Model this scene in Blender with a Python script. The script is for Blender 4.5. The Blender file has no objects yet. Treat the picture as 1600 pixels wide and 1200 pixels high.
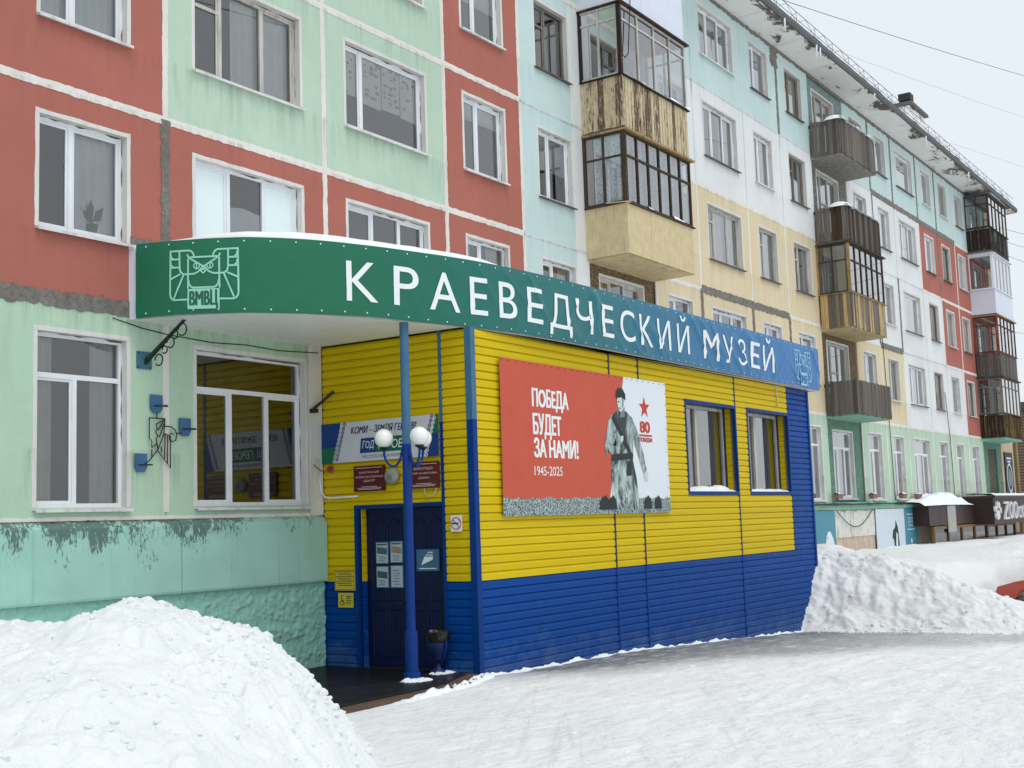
import bpy, bmesh, math, random
from mathutils import Vector, Matrix, noise
rnd = random.Random(7)
S = bpy.context.scene
COL = S.collection

# ------------------------------------------------------------------ camera
cam_d = bpy.data.cameras.new('camera'); cam = bpy.data.objects.new('camera', cam_d); COL.objects.link(cam)
RX = Vector((0.5583168, -0.8289631, -0.0332048)); RU = Vector((-0.0728773, -0.0888741, 0.9933732)); RF = Vector((0.8264208, 0.5521970, 0.1100325))
CAM = Vector((0.0, -13.0135, 2.0971))
cam.matrix_world = Matrix(((RX.x, RU.x, -RF.x, CAM.x), (RX.y, RU.y, -RF.y, CAM.y), (RX.z, RU.z, -RF.z, CAM.z), (0, 0, 0, 1)))
cam_d.sensor_fit = 'HORIZONTAL'; cam_d.sensor_width = 36.0; cam_d.lens = 36.0 * 1948.585 / 1600.0
cam_d.clip_start = 0.05; cam_d.clip_end = 3000
S.camera = cam

# ------------------------------------------------------------------ sky, sun, exposure
W = bpy.data.worlds.new('World'); S.world = W; W.use_nodes = True
wn, wl = W.node_tree.nodes, W.node_tree.links
wn.clear()
sky = wn.new('ShaderNodeTexSky'); sky.sky_type = 'NISHITA'; sky.sun_disc = False
SUN_EL, SUN_AZ = math.radians(62), math.radians(205)      # azimuth of the sun seen from the ground, clockwise from +Y
sky.sun_elevation = SUN_EL; sky.sun_rotation = SUN_AZ; sky.air_density = 1.0; sky.dust_density = 4.0; sky.ozone_density = 1.5
mixw = wn.new('ShaderNodeMixRGB'); mixw.inputs[0].default_value = 0.86
mixw.inputs[2].default_value = (9.15, 9.8, 10.35, 1)          # closed pale cloud cover
wl.new(sky.outputs[0], mixw.inputs[1])
bgn = wn.new('ShaderNodeBackground'); bgn.inputs[1].default_value = 0.1
wl.new(mixw.outputs[0], bgn.inputs[0])
wo = wn.new('ShaderNodeOutputWorld'); wl.new(bgn.outputs[0], wo.inputs[0])
sun_d = bpy.data.lights.new('sun', 'SUN'); sun_d.energy = 1.0; sun_d.angle = math.radians(35); sun_d.color = (1.0, 0.97, 0.92)
sun = bpy.data.objects.new('sun', sun_d); COL.objects.link(sun)
sd = Vector((math.sin(SUN_AZ) * math.cos(SUN_EL), math.cos(SUN_AZ) * math.cos(SUN_EL), math.sin(SUN_EL)))
sun.rotation_euler = sd.to_track_quat('Z', 'Y').to_euler(); sun.location = (0, -20, 30)
S.view_settings.view_transform = 'Standard'; S.view_settings.look = 'None'
S.view_settings.gamma = 1.0; S.view_settings.exposure = 0.0
S.view_settings.use_curve_mapping = False
S.cycles.max_bounces = 8; S.cycles.transparent_max_bounces = 16; S.cycles.caustics_reflective = False; S.cycles.caustics_refractive = False

# ------------------------------------------------------------------ materials
def lin(c):
    return tuple((x / 12.92 if x <= .04045 else ((x + .055) / 1.055) ** 2.4) for x in (v / 255.0 for v in c))
MATS = {}
class N:
    def __init__(s, name):
        s.m = bpy.data.materials.new(name); s.m.use_nodes = True
        s.t = s.m.node_tree; s.n = s.t.nodes; s.l = s.t.links; s.b = s.n['Principled BSDF']; MATS[name] = s.m
        s._p = None
    def pos(s):
        if s._p is None: s._p = s.n.new('ShaderNodeNewGeometry')
        return s._p.outputs['Position']
    def noise(s, scale=(1, 1, 1), sc=1.0, det=4, rough=.55, dist=0.0, w=None, src=None):
        mp = s.n.new('ShaderNodeMapping'); mp.inputs['Scale'].default_value = scale if not isinstance(scale, (int, float)) else (scale,) * 3
        s.l.new(src or s.pos(), mp.inputs[0])
        t = s.n.new('ShaderNodeTexNoise'); t.inputs['Scale'].default_value = sc; t.inputs['Detail'].default_value = det
        t.inputs['Roughness'].default_value = rough; t.inputs['Distortion'].default_value = dist
        s.l.new(mp.outputs[0], t.inputs['Vector']); return t.outputs[0]
    def voro(s, sc, out='Distance'):
        t = s.n.new('ShaderNodeTexVoronoi'); t.inputs['Scale'].default_value = sc; s.l.new(s.pos(), t.inputs['Vector']); return t.outputs[out]
    def ramp(s, src, a, b, ca=0.0, cb=1.0):
        r = s.n.new('ShaderNodeMapRange'); r.inputs[1].default_value = a; r.inputs[2].default_value = b; r.inputs[3].default_value = ca; r.inputs[4].default_value = cb
        s.l.new(src, r.inputs[0]); return r.outputs[0]
    def math(s, op, a, b):
        r = s.n.new('ShaderNodeMath'); r.operation = op; r.use_clamp = False
        for i, x in enumerate((a, b)):
            if isinstance(x, (int, float)): r.inputs[i].default_value = x
            else: s.l.new(x, r.inputs[i])
        return r.outputs[0]
    def mix(s, fac, a, b, mode='MIX'):
        r = s.n.new('ShaderNodeMixRGB'); r.blend_type = mode
        for i, x in enumerate((fac, a, b)):
            if isinstance(x, (int, float)): r.inputs[i].default_value = x
            elif isinstance(x, tuple): r.inputs[i].default_value = (*x[:3], 1)
            else: s.l.new(x, r.inputs[i])
        return r.outputs[0]
    def sep(s, axis):
        r = s.n.new('ShaderNodeSeparateXYZ'); s.l.new(s.pos(), r.inputs[0]); return r.outputs[axis]
    def objrand(s):
        return s.n.new('ShaderNodeObjectInfo').outputs['Random']
    def color(s, c):
        if isinstance(c, tuple): s.b.inputs['Base Color'].default_value = (*c[:3], 1)
        else: s.l.new(c, s.b.inputs['Base Color'])
    def rough(s, r):
        if isinstance(r, (int, float)): s.b.inputs['Roughness'].default_value = r
        else: s.l.new(r, s.b.inputs['Roughness'])
    def spec(s, v): s.b.inputs['Specular IOR Level'].default_value = v
    def bump(s, h, strength=.3, dist=.01):
        r = s.n.new('ShaderNodeBump'); r.inputs['Strength'].default_value = strength; r.inputs['Distance'].default_value = dist
        s.l.new(h, r.inputs['Height']); s.l.new(r.outputs[0], s.b.inputs['Normal'])

def k(c, f): return tuple(min(1, x * f) for x in c)

def wall_paint(name, rgb, stain=(95, 95, 85), amt=.22, bstr=.35, chips=None):
    n = N(name); c = lin(rgb)
    big = n.noise(1, .45, 3, .5); fine = n.noise(1, 14, 4, .6); st = n.noise((3.1, 3.1, .55), 1, 5, .65)
    col = n.mix(n.ramp(big, .3, .7), k(c, .93), k(c, 1.06))
    col = n.mix(n.math('MULTIPLY', n.ramp(fine, .35, .75), .10), col, k(c, .80))
    col = n.mix(n.math('MULTIPLY', n.ramp(st, .5, .85), amt * .8), col, lin(stain))
    blot = n.noise(1, 1.7, 5, .65)
    col = n.mix(n.math('MULTIPLY', n.ramp(blot, .56, .74), amt * .9), col, k(c, 1.16) if sum(rgb) < 560 else k(c, .84))
    wash = n.noise((1.1, 1.1, 2.6), 1, 5, .7, .6)
    col = n.mix(n.math('MULTIPLY', n.ramp(wash, .48, .62), .16), col, k(c, .86))
    zf = n.n.new('ShaderNodeMath'); zf.operation = 'FRACT'; n.l.new(n.math('DIVIDE', n.math('SUBTRACT', n.sep(2), 5.0), 2.7), zf.inputs[0]); zf = zf.outputs[0]
    run = n.noise((7, 7, .45), 1, 5, .7)           # rain runs under the sills and under the panel joints
    zone = n.math('ADD', n.math('MULTIPLY', n.ramp(zf, .06, .30), n.ramp(zf, .31, .33, 1, 0)), n.math('MULTIPLY', n.ramp(zf, .80, .97), .8))
    col = n.mix(n.math('MULTIPLY', n.math('MULTIPLY', n.ramp(run, .47, .66), zone), amt * 1.5), col, lin(stain))
    sp = n.noise(1, 33, 2, .5)
    col = n.mix(n.math('MULTIPLY', n.ramp(sp, .72, .78), .35), col, lin((70, 66, 60)))
    n.color(col); n.rough(.88); n.spec(.25)
    h = n.math('ADD', n.noise(1, 40, 4, .6), n.math('MULTIPLY', n.noise(1, 3.2, 3, .5), 2.2))
    n.bump(h, bstr, .012)
    return n.m
def soffit_paint(name):
    n = N(name); c = lin((238, 236, 232)); v = n.noise((.9, 1.6, 1), 1, 8, .75, .5); w = n.noise((.35, .5, 1), 1, 2, .5)
    edge = n.math('MULTIPLY', n.ramp(n.sep(1), -.45, -.95), .10)
    m = n.ramp(n.math('ADD', n.math('ADD', v, n.math('MULTIPLY', w, .35)), edge), .74, .79)
    col = n.mix(n.ramp(n.noise(1, 2, 4, .6), .3, .7), k(c, .93), c); n.color(n.mix(m, col, n.mix(v, lin((120, 112, 104)), lin((84, 78, 72))))); n.rough(.9); n.spec(.2); n.bump(m, .3, -.01)
def mortar(name):
    n = N(name); v = n.noise(1, 9, 6, .75); w = n.noise(1, 2.2, 3, .5)
    col = n.mix(n.ramp(v, .3, .7), lin((98, 95, 90)), lin((152, 148, 141))); col = n.mix(n.math('MULTIPLY', n.ramp(w, .45, .7), .5), col, lin((112, 104, 96)))
    n.color(col); n.rough(.92); n.spec(.2); n.bump(n.math('ADD', v, n.math('MULTIPLY', n.noise(1, 40, 4, .7), .4)), 1.0, .035)
def plain(name, rgb, rough=.5, var=.08, spec=.4, metal=0.0, bump=0.0, bs=60, dirt=0.0, dirtc=(80, 74, 66)):
    n = N(name); c = lin(rgb)
    col = n.mix(n.ramp(n.noise(1, 3.0, 4, .6), .3, .7), k(c, 1 - var), k(c, 1 + var))
    if dirt: col = n.mix(n.math('MULTIPLY', n.ramp(n.noise((8, 8, 1.2), 1, 5, .65), .48, .72), dirt), col, lin(dirtc))
    n.color(col); n.rough(rough); n.spec(spec); n.b.inputs['Metallic'].default_value = metal
    if bump: n.bump(n.noise(1, bs, 4, .6), bump, .006)
    return n.m
def wood(name, rgb, rgb2, rough=.85, dark=(40, 34, 30), paint=None):
    n = N(name)
    g = n.noise((26, 26, 1.3), 1, 5, .65, .4); r = n.objrand()
    col = n.mix(n.ramp(r, 0, 1), lin(rgb), lin(rgb2))
    col = n.mix(n.math('MULTIPLY', n.ramp(g, .42, .75), .55), col, lin(dark))
    w = n.noise((4, 4, .8), 1, 4, .6)
    col = n.mix(n.math('MULTIPLY', n.ramp(w, .45, .75), .4), col, k(lin(rgb), .55))
    if paint:
        p = n.noise((9, 9, 1.0), 1, 5, .7)
        pm = n.ramp(n.math('ADD', p, n.math('MULTIPLY', r, .28)), .55, .62)
        col = n.mix(pm, lin(paint), col)
    n.color(col); n.rough(rough); n.spec(.25); n.bump(g, .5, .006)
    return n.m
def peel(name, rgb, under, thr=(.56, .6), streak=(10, 10, 1.4), rough=.8, rr=.2):
    n = N(name); c = lin(rgb)
    p = n.noise(streak, 1, 8, .78); r = n.objrand()
    m = n.ramp(n.math('ADD', p, n.math('MULTIPLY', r, rr)), *thr)
    col = n.mix(n.ramp(n.noise(1, 5, 4, .6), .3, .7), k(c, .86), k(c, 1.08))
    u = n.mix(n.noise(1, 18, 4, .6), lin(under), k(lin(under), .6))
    n.color(n.mix(m, col, u)); n.rough(rough); n.spec(.3); n.bump(m, .25, -.004)
    return n.m

wall_paint('paint_mint', (184, 207, 186)); wall_paint('paint_mint_low', (180, 208, 184), amt=.3)
wall_paint('paint_red', (172, 105, 93), stain=(140, 84, 74), amt=.22); wall_paint('paint_white', (222, 224, 224), stain=(150, 152, 150), amt=.18)
wall_paint('paint_blue', (194, 214, 212), stain=(150, 165, 165), amt=.22); wall_paint('paint_sand', (218, 202, 168), stain=(160, 135, 95), amt=.25)
wall_paint('paint_beige', (196, 176, 150), amt=.4)
wall_paint('joint_white', (226, 222, 214), stain=(150, 140, 125), amt=.4, bstr=.6); mortar('joint_grey')
wall_paint('joint_faint', (206, 212, 214), amt=.5); wall_paint('surround_white', (218, 217, 212), stain=(140, 132, 120), amt=.45, bstr=.6)
soffit_paint('soffit_concrete'); wall_paint('slab_concrete', (150, 147, 140), stain=(70, 66, 60), amt=.6)
wall_paint('slab_mint', (140, 190, 168), amt=.4); wall_paint('slab_sand', (205, 184, 142), amt=.4)
wall_paint('end_ochre', (160, 140, 92), stain=(80, 70, 50), amt=.7, bstr=1.2)
plain('interior_dark', (84, 82, 80), .9, .3)
plain('pvc_white', (228, 231, 235), .35, .03, .5, dirt=.15, dirtc=(150, 148, 140)); plain('wood_white', (196, 192, 184), .75, .08, .3, bump=.3, dirt=.6, dirtc=(110, 98, 84))
plain('wood_grey', (128, 122, 112), .85, .15, .3, bump=.4, dirt=.6); plain('sill_metal', (214, 214, 212), .45, .08, .5, dirt=.5, dirtc=(120, 108, 94)); plain('sill_dark', (84, 80, 76), .6, .2, .4, dirt=.5)
plain('wire_grey', (96, 98, 102), .6, .1, .3); plain('black_iron', (30, 32, 34), .55, .15, .4); plain('white_sheet', (214, 218, 232), .45, .03, .4, dirt=.06); plain('gutter_dark', (86, 88, 90), .6, .2, .4, dirt=.5)
plain('tulle', (234, 235, 234), .95, .06, .1); plain('curtain_grey', (186, 184, 178), .95, .1, .1); plain('curtain_beige', (178, 174, 162), .95, .1, .1); plain('blind_white', (240, 243, 243), .7, .03, .3)
plain('blind_aqua', (228, 244, 244), .6, .03, .3); plain('news_paper', (240, 236, 220), .9, .05, .1); plain('news_ink', (158, 158, 154), .9, .2, .1)
plain('plant_green', (60, 84, 52), .6, .3, .3); plain('frame_tan', (164, 138, 96), .8, .15, .3, bump=.4, dirt=.75, dirtc=(80, 62, 42)); plain('frame_brown', (70, 58, 48), .8, .2, .3, bump=.3, dirt=.4, dirtc=(40, 34, 30))
plain('frame_red', (134, 58, 44), .8, .15, .3, bump=.3, dirt=.5, dirtc=(170, 150, 130))
plain('lace', (190, 196, 204), .95, .15, .1)
wood('plank_grey', (122, 115, 108), (82, 76, 71)); wood('plank_brown', (84, 64, 50), (56, 46, 40), dark=(26, 22, 20)); wood('plank_tan', (176, 156, 118), (120, 110, 96), paint=(196, 166, 112))
peel('rust_yellow', (202, 187, 154), (112, 88, 74), (.60, .67), (22, 22, 3.4)); peel('sheet_beige', (206, 188, 148), (150, 124, 86), (.72, .84), (12, 12, .6)); peel('rust_dark', (96, 74, 58), (44, 34, 30), (.4, .6))
peel('bars_green', (128, 138, 130), (70, 60, 54), (.5, .6)); peel('bars_ochre', (150, 128, 84), (84, 66, 46), (.5, .6))
peel('sheet_white_old', (222, 220, 212), (140, 124, 108), (.70, .80), (9, 9, 1.2)); peel('sheet_pink_old', (206, 186, 166), (150, 130, 112), (.72, .86), (5, 5, 1.2))

def pebble(name, a, b):
    n = N(name); v = n.voro(38, 'Color'); d = n.voro(38)
    s = n.n.new('ShaderNodeSeparateColor'); n.l.new(v, s.inputs[0])
    col = n.mix(s.outputs[0], lin(a), lin(b)); col = n.mix(n.ramp(d, .25, .6), col, k(lin(b), .5))
    n.color(col); n.rough(.85); n.bump(d, .9, -.02)
    return n.m
pebble('pebble_tan', (190, 162, 116), (110, 88, 60)); pebble('pebble_white', (205, 205, 200), (120, 118, 110)); pebble('pebble_blue', (198, 216, 214), (140, 164, 162)); pebble('pebble_green', (160, 204, 180), (104, 150, 128)); pebble('pebble_brown', (150, 136, 120), (92, 80, 70))

def glass(name, tint=(243, 247, 248), refl=1.0):
    n = N(name); n.n.remove(n.b)
    out = [x for x in n.n if x.type == 'OUTPUT_MATERIAL'][0]
    fr = n.n.new('ShaderNodeFresnel'); fr.inputs[0].default_value = 1.62
    f2 = n.math('MULTIPLY', fr.outputs[0], 3.1 * refl); f2 = n.math('MINIMUM', f2, 1.0)
    tr = n.n.new('ShaderNodeBsdfTransparent'); tr.inputs[0].default_value = (*lin(tint), 1)
    gl = n.n.new('ShaderNodeBsdfGlossy'); gl.inputs['Roughness'].default_value = .015
    bm_ = n.n.new('ShaderNodeBump'); bm_.inputs['Strength'].default_value = .03; bm_.inputs['Distance'].default_value = .01
    n.l.new(n.noise(1, 3, 2, .5), bm_.inputs['Height']); n.l.new(bm_.outputs[0], gl.inputs['Normal'])
    mx = n.n.new('ShaderNodeMixShader'); n.l.new(f2, mx.inputs[0]); n.l.new(tr.outputs[0], mx.inputs[1]); n.l.new(gl.outputs[0], mx.inputs[2])
    n.l.new(mx.outputs[0], out.inputs[0]); return n.m
plain('pane_film', (226, 240, 240), .3, .02, .5); glass('glass_shop', (200, 205, 205), .4); glass('glass_clear'); glass('glass_dusty', (205, 210, 210))

# ------------------------------------------------------------------ mesh helpers
WL = {}
def wloc(o): return WL.get(o.name, Vector((0, 0, 0))) if o else Vector((0, 0, 0))
class MB:
    def __init__(s): s.v = []; s.f = []
    def quad(s, a, b, c, d): i = len(s.v); s.v += [tuple(a), tuple(b), tuple(c), tuple(d)]; s.f.append((i, i + 1, i + 2, i + 3)); return s
    def poly(s, pts): i = len(s.v); s.v += [tuple(p) for p in pts]; s.f.append(tuple(range(i, i + len(pts)))); return s
    def box(s, x0, x1, y0, y1, z0, z1):
        i = len(s.v); s.v += [(x, y, z) for z in (z0, z1) for y in (y0, y1) for x in (x0, x1)]
        s.f += [tuple(i + j for j in q) for q in ((0, 2, 3, 1), (4, 5, 7, 6), (0, 1, 5, 4), (2, 6, 7, 3), (0, 4, 6, 2), (1, 3, 7, 5))]; return s
    def hexa(s, p):     # 8 points ordered as box()
        i = len(s.v); s.v += [tuple(a) for a in p]
        s.f += [tuple(i + j for j in q) for q in ((0, 2, 3, 1), (4, 5, 7, 6), (0, 1, 5, 4), (2, 6, 7, 3), (0, 4, 6, 2), (1, 3, 7, 5))]; return s
    def prism(s, prof, fn, a, b):   # closed 2D profile swept from a to b; fn(p, t) -> point
        i = len(s.v); m = len(prof)
        s.v += [tuple(fn(p, a)) for p in prof] + [tuple(fn(p, b)) for p in prof]
        for j in range(m): s.f.append((i + j, i + (j + 1) % m, i + m + (j + 1) % m, i + m + j))
        s.f.append(tuple(range(i + m - 1, i - 1, -1))); s.f.append(tuple(range(i + m, i + 2 * m))); return s
    def tube(s, pts, r, n=8, caps=True):
        pts = [Vector(p) for p in pts]; i0 = len(s.v); up = None
        rs = r if isinstance(r, (list, tuple)) else [r] * len(pts)
        for j, p in enumerate(pts):
            t = (pts[min(j + 1, len(pts) - 1)] - pts[max(j - 1, 0)]).normalized()
            if up is None: up = t.orthogonal().normalized()
            up = (up - t * up.dot(t)); up = up.normalized() if up.length > 1e-6 else t.orthogonal().normalized()
            w = t.cross(up)
            for q in range(n):
                a = 2 * math.pi * q / n; s.v.append(tuple(p + (up * math.cos(a) + w * math.sin(a)) * rs[j]))
        for j in range(len(pts) - 1):
            for q in range(n):
                a, b = i0 + j * n + q, i0 + j * n + (q + 1) % n; s.f.append((a, b, b + n, a + n))
        if caps: s.f.append(tuple(range(i0 + n - 1, i0 - 1, -1))); e = i0 + (len(pts) - 1) * n; s.f.append(tuple(range(e, e + n)))
        return s
    def lathe(s, prof, c, n=20):    # prof: (r, z)
        i0 = len(s.v)
        for r, z in prof:
            for q in range(n): a = 2 * math.pi * q / n; s.v.append((c[0] + r * math.cos(a), c[1] + r * math.sin(a), c[2] + z))
        for j in range(len(prof) - 1):
            for q in range(n):
                a, b = i0 + j * n + q, i0 + j * n + (q + 1) % n; s.f.append((a, b, b + n, a + n))
        s.f.append(tuple(range(i0 + n - 1, i0 - 1, -1))); e = i0 + (len(prof) - 1) * n; s.f.append(tuple(range(e, e + n))); return s
    def grid(s, fn, us, vs):
        i0 = len(s.v); m = len(vs)
        for u in us:
            for v in vs: s.v.append(tuple(fn(u, v)))
        for a in range(len(us) - 1):
            for b in range(m - 1): j = i0 + a * m + b; s.f.append((j, j + m, j + m + 1, j + 1))
        return s
    def mesh(s, name, off=Vector((0, 0, 0)), mat=None, smooth=False, recalc=False):
        me = bpy.data.meshes.new(name); me.from_pydata([(a - off.x, b - off.y, c - off.z) for a, b, c in s.v], [], s.f)
        if recalc:
            b = bmesh.new(); b.from_mesh(me); bmesh.ops.recalc_face_normals(b, faces=b.faces); b.to_mesh(me); b.free()
        if mat: me.materials.append(MATS[mat])
        if smooth: me.polygons.foreach_set('use_smooth', [True] * len(me.polygons))
        me.update(); return me
    def build(s, name, mat, parent=None, smooth=False, recalc=False, label=None):
        o = bpy.data.objects.new(name, s.mesh(name, wloc(parent), mat, smooth, recalc)); COL.objects.link(o)
        if parent: o.parent = parent
        WL[o.name] = wloc(parent)
        if label: o['label'] = label
        return o
def inst(name, me, loc, parent):
    o = bpy.data.objects.new(name, me); COL.objects.link(o); o.location = Vector(loc) - wloc(parent)
    if parent: o.parent = parent
    WL[o.name] = Vector(loc); return o
def thing(name, loc, label, cat, group=None):
    o = bpy.data.objects.new(name, None); COL.objects.link(o); o.location = loc; o.empty_display_size = .2
    WL[o.name] = Vector(loc); o['label'] = label; o['category'] = cat
    if group: o['group'] = group
    return o
def tag(o, label, cat, group=None, kind=None):
    o['label'] = label; o['category'] = cat
    if group: o['group'] = group
    if kind: o['kind'] = kind
    return o
def lerp(a, b, t): return a + (b - a) * t
def smooth(t): t = max(0, min(1, t)); return t * t * (3 - 2 * t)
def interp(x, tab):
    if x <= tab[0][0]: return tab[0][1]
    for (a, b), (c, d) in zip(tab, tab[1:]):
        if x <= c: return lerp(b, d, (x - a) / (c - a))
    return tab[-1][1]
def fbm(x, y, z=0.0, o=4): return noise.fractal(Vector((x, y, z)), 1.0, 2.0, o)

# ------------------------------------------------------------------ text
TXT = {}
LOOK = str.maketrans('РВАЕКМНОСТ', 'PBAEKMHOCT')      # look-alike outlines fill cleanly
def glyph(body, bold=0.0):
    body = body.translate(LOOK); bold = 0.0
    key = (body, bold)
    if key in TXT: return TXT[key]
    cu = bpy.data.curves.new('txt', 'FONT'); cu.body = body; cu.size = 1.0; cu.resolution_u = 5; cu.offset = 0.0
    ob = bpy.data.objects.new('txt', cu); COL.objects.link(ob)
    dg = bpy.context.evaluated_depsgraph_get(); dg.update(); ev = ob.evaluated_get(dg); me = ev.to_mesh()
    v = [(p.co.x, p.co.y) for p in me.vertices]; f = [tuple(p.vertices) for p in me.polygons]
    ev.to_mesh_clear(); bpy.data.objects.remove(ob); bpy.data.curves.remove(cu)
    TXT[key] = (v, f); return TXT[key]
def fit_text(body, x0, x1, z0, z1, bold=0.0, slant=0.0):
    """flat 2D text stretched to a box (x0..x1, z0..z1)"""
    v, f = glyph(body, bold)
    xs = [a for a, b in v]; ys = [b for a, b in v]; ax, bx, ay, by = min(xs), max(xs), min(ys), max(ys)
    h = z1 - z0
    return [(x0 + (a - ax) / (bx - ax) * (x1 - x0) + slant * (b - ay) / (by - ay) * h, z0 + (b - ay) / (by - ay) * h) for a, b in v], f
def bold_text(body, x0, x1, z0, z1, b, slant=0.0):
    out = []
    for dx in (-b, 0, b):
        for dz in (-b * .3, b * .3): v, f = fit_text(body, x0 + b, x1 - b, z0 + b * .3, z1 - b * .3, 0, slant); out.append(([(p + dx, q + dz) for p, q in v], f))
    return out
def put2d(mb, vf, fn):
    v, f = vf; i = len(mb.v); mb.v += [tuple(fn(a, b)) for a, b in v]; mb.f += [tuple(i + j for j in q) for q in f]; return mb
def stroke2d(pts, w, closed=False):
    """mitred ribbon along a 2D polyline -> verts, faces"""
    P = [Vector(p) for p in pts]; n = len(P); v = []
    for i in range(n):
        a = P[(i - 1) % n] if (closed or i > 0) else None; b = P[(i + 1) % n] if (closed or i < n - 1) else None
        d1 = (P[i] - a).normalized() if a is not None else (b - P[i]).normalized(); d2 = (b - P[i]).normalized() if b is not None else d1
        t = (d1 + d2); t = t.normalized() if t.length > 1e-6 else d1
        nn = Vector((-t.y, t.x)); c = max(.35, nn.dot(Vector((-d1.y, d1.x))))
        v += [tuple(P[i] + nn * (w / 2 / c)), tuple(P[i] - nn * (w / 2 / c))]
    f = [(2 * i, 2 * i + 1, 2 * i + 3, 2 * i + 2) for i in range(n - 1)]
    if closed: f.append((2 * n - 2, 2 * n - 1, 1, 0))
    return v, f
def circ(c, r, n=16, a0=0, a1=360, ry=None):
    return [(c[0] + r * math.cos(math.radians(lerp(a0, a1, i / n))), c[1] + (ry or r) * math.sin(math.radians(lerp(a0, a1, i / n)))) for i in range(n + (0 if a1 - a0 == 360 else 1))]
# ------------------------------------------------------------------ ground
GX = [(-10, 0.02), (12.0, 0.0), (14.2, -0.01), (18.2, -0.09), (22, -.25), (25.9, -0.45), (30, -0.56), (60, -.62)]
FPS = {}
_r = random.Random(3)
def add_print(x, y, a, s=1.0):
    FPS.setdefault((int(x // .5), int(y // .5)), []).append((x, y, math.cos(a), math.sin(a), s))
for (xa, ya, xb, yb, nn) in ((9.5, -8.0, 13.6, -3.5, 15), (17.5, -12.0, 14.6, -3.6, 22), (24.5, -4.6, 14.4, -3.9, 26), (26, -6.2, 15, -4.8, 26), (12, -11, 22, -5.2, 28), (20, -11.5, 25.5, -5.2, 18)):
    a_ = math.atan2(yb - ya, xb - xa)
    for i in range(nn):
        t = (i + _r.uniform(-.12, .12)) / nn; sd = .11 if i % 2 else -.11
        add_print(xa + (xb - xa) * t - math.sin(a_) * sd + _r.uniform(-.05, .05), ya + (yb - ya) * t + math.cos(a_) * sd + _r.uniform(-.05, .05), a_ + _r.uniform(-.15, .15), _r.uniform(.6, 1.0))
RUTS = [((7, -9.6), (31, -5.4), .75), ((8, -6.4), (31, -8.2), .75)]
def marks(x, y):
    h = 0.0; cx_, cy_ = int(x // .5), int(y // .5)
    for i in (-1, 0, 1):
        for j in (-1, 0, 1):
            for (px_, py_, c, s, k_) in FPS.get((cx_ + i, cy_ + j), ()):
                u = (x - px_) * c + (y - py_) * s; v = -(x - px_) * s + (y - py_) * c; q = (u / .15) ** 2 + (v / .065) ** 2
                if q < 2.6: h += k_ * (-.026 * max(0, 1 - q) + .009 * math.exp(-((q - 1.35) / .5) ** 2))
    for (a, b, w) in RUTS:
        dx, dy = b[0] - a[0], b[1] - a[1]; L_ = math.hypot(dx, dy); d_ = ((x - a[0]) * dy - (y - a[1]) * dx) / L_ + .25 * math.sin(x * .35 + a[1])
        for sg in (-w, w):
            q = abs(d_ - sg)
            if q < .3: h += (-.014 * max(0, 1 - (q / .13) ** 2) + .012 * math.exp(-((q - .18) / .05) ** 2)) * (.5 + .5 * noise.noise(Vector((x * .8, y * .8, 3))))
    return h
def gz(x, y): return interp(x, GX) + (.014 * fbm(x * .8, y * .8, 1.3, 3) + .012 * fbm(x * 2.2, y * 5.0, 4.1, 4) + (marks(x, y) if 8 < x < 31 and -13 < y < -2.8 else 0) if -6 < x < 50 and -25 < y < 1 else 0)
n = N('packed_snow')
px, py = n.sep(0), n.sep(1)
tr = n.noise((.9, 2.6, 1), 1, 5, .6, .3)            # trodden streaks along the frontage
fine = n.noise((4, 12, 5), 1, 8, .8, .8)
base = n.mix(n.ramp(tr, .35, .68), lin((252, 253, 253)), lin((242, 244, 245)))
base = n.mix(n.math('MULTIPLY', n.ramp(fine, .52, .6), .55), base, lin((208, 214, 219)))
spk = n.noise((3, 8, 3), 2.2, 4, .6)
base = n.mix(n.math('MULTIPLY', n.ramp(spk, .66, .72), .3), base, lin((140, 143, 146)))
rt = n.n.new('ShaderNodeMapping'); rt.inputs['Rotation'].default_value = (0, 0, math.radians(22)); n.l.new(n.pos(), rt.inputs[0])
scr = n.noise((1.1, 24, 1), 1, 6, .75, .4, src=rt.outputs[0]); scm = n.noise((.5, .8, .5), 1, 3, .6)
base = n.mix(n.math('MULTIPLY', n.math('MULTIPLY', n.ramp(scr, .53, .6), n.ramp(scm, .4, .6)), .6), base, lin((196, 203, 209)))
trk = n.n.new('ShaderNodeMapping'); trk.inputs['Rotation'].default_value = (0, 0, math.radians(-31)); n.l.new(n.pos(), trk.inputs[0])
tk = n.noise((.25, 4.5, 1), 1, 5, .7, .6, src=trk.outputs[0]); base = n.mix(n.math('MULTIPLY', n.ramp(tk, .58, .66), .3), base, lin((198, 204, 210)))
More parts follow.
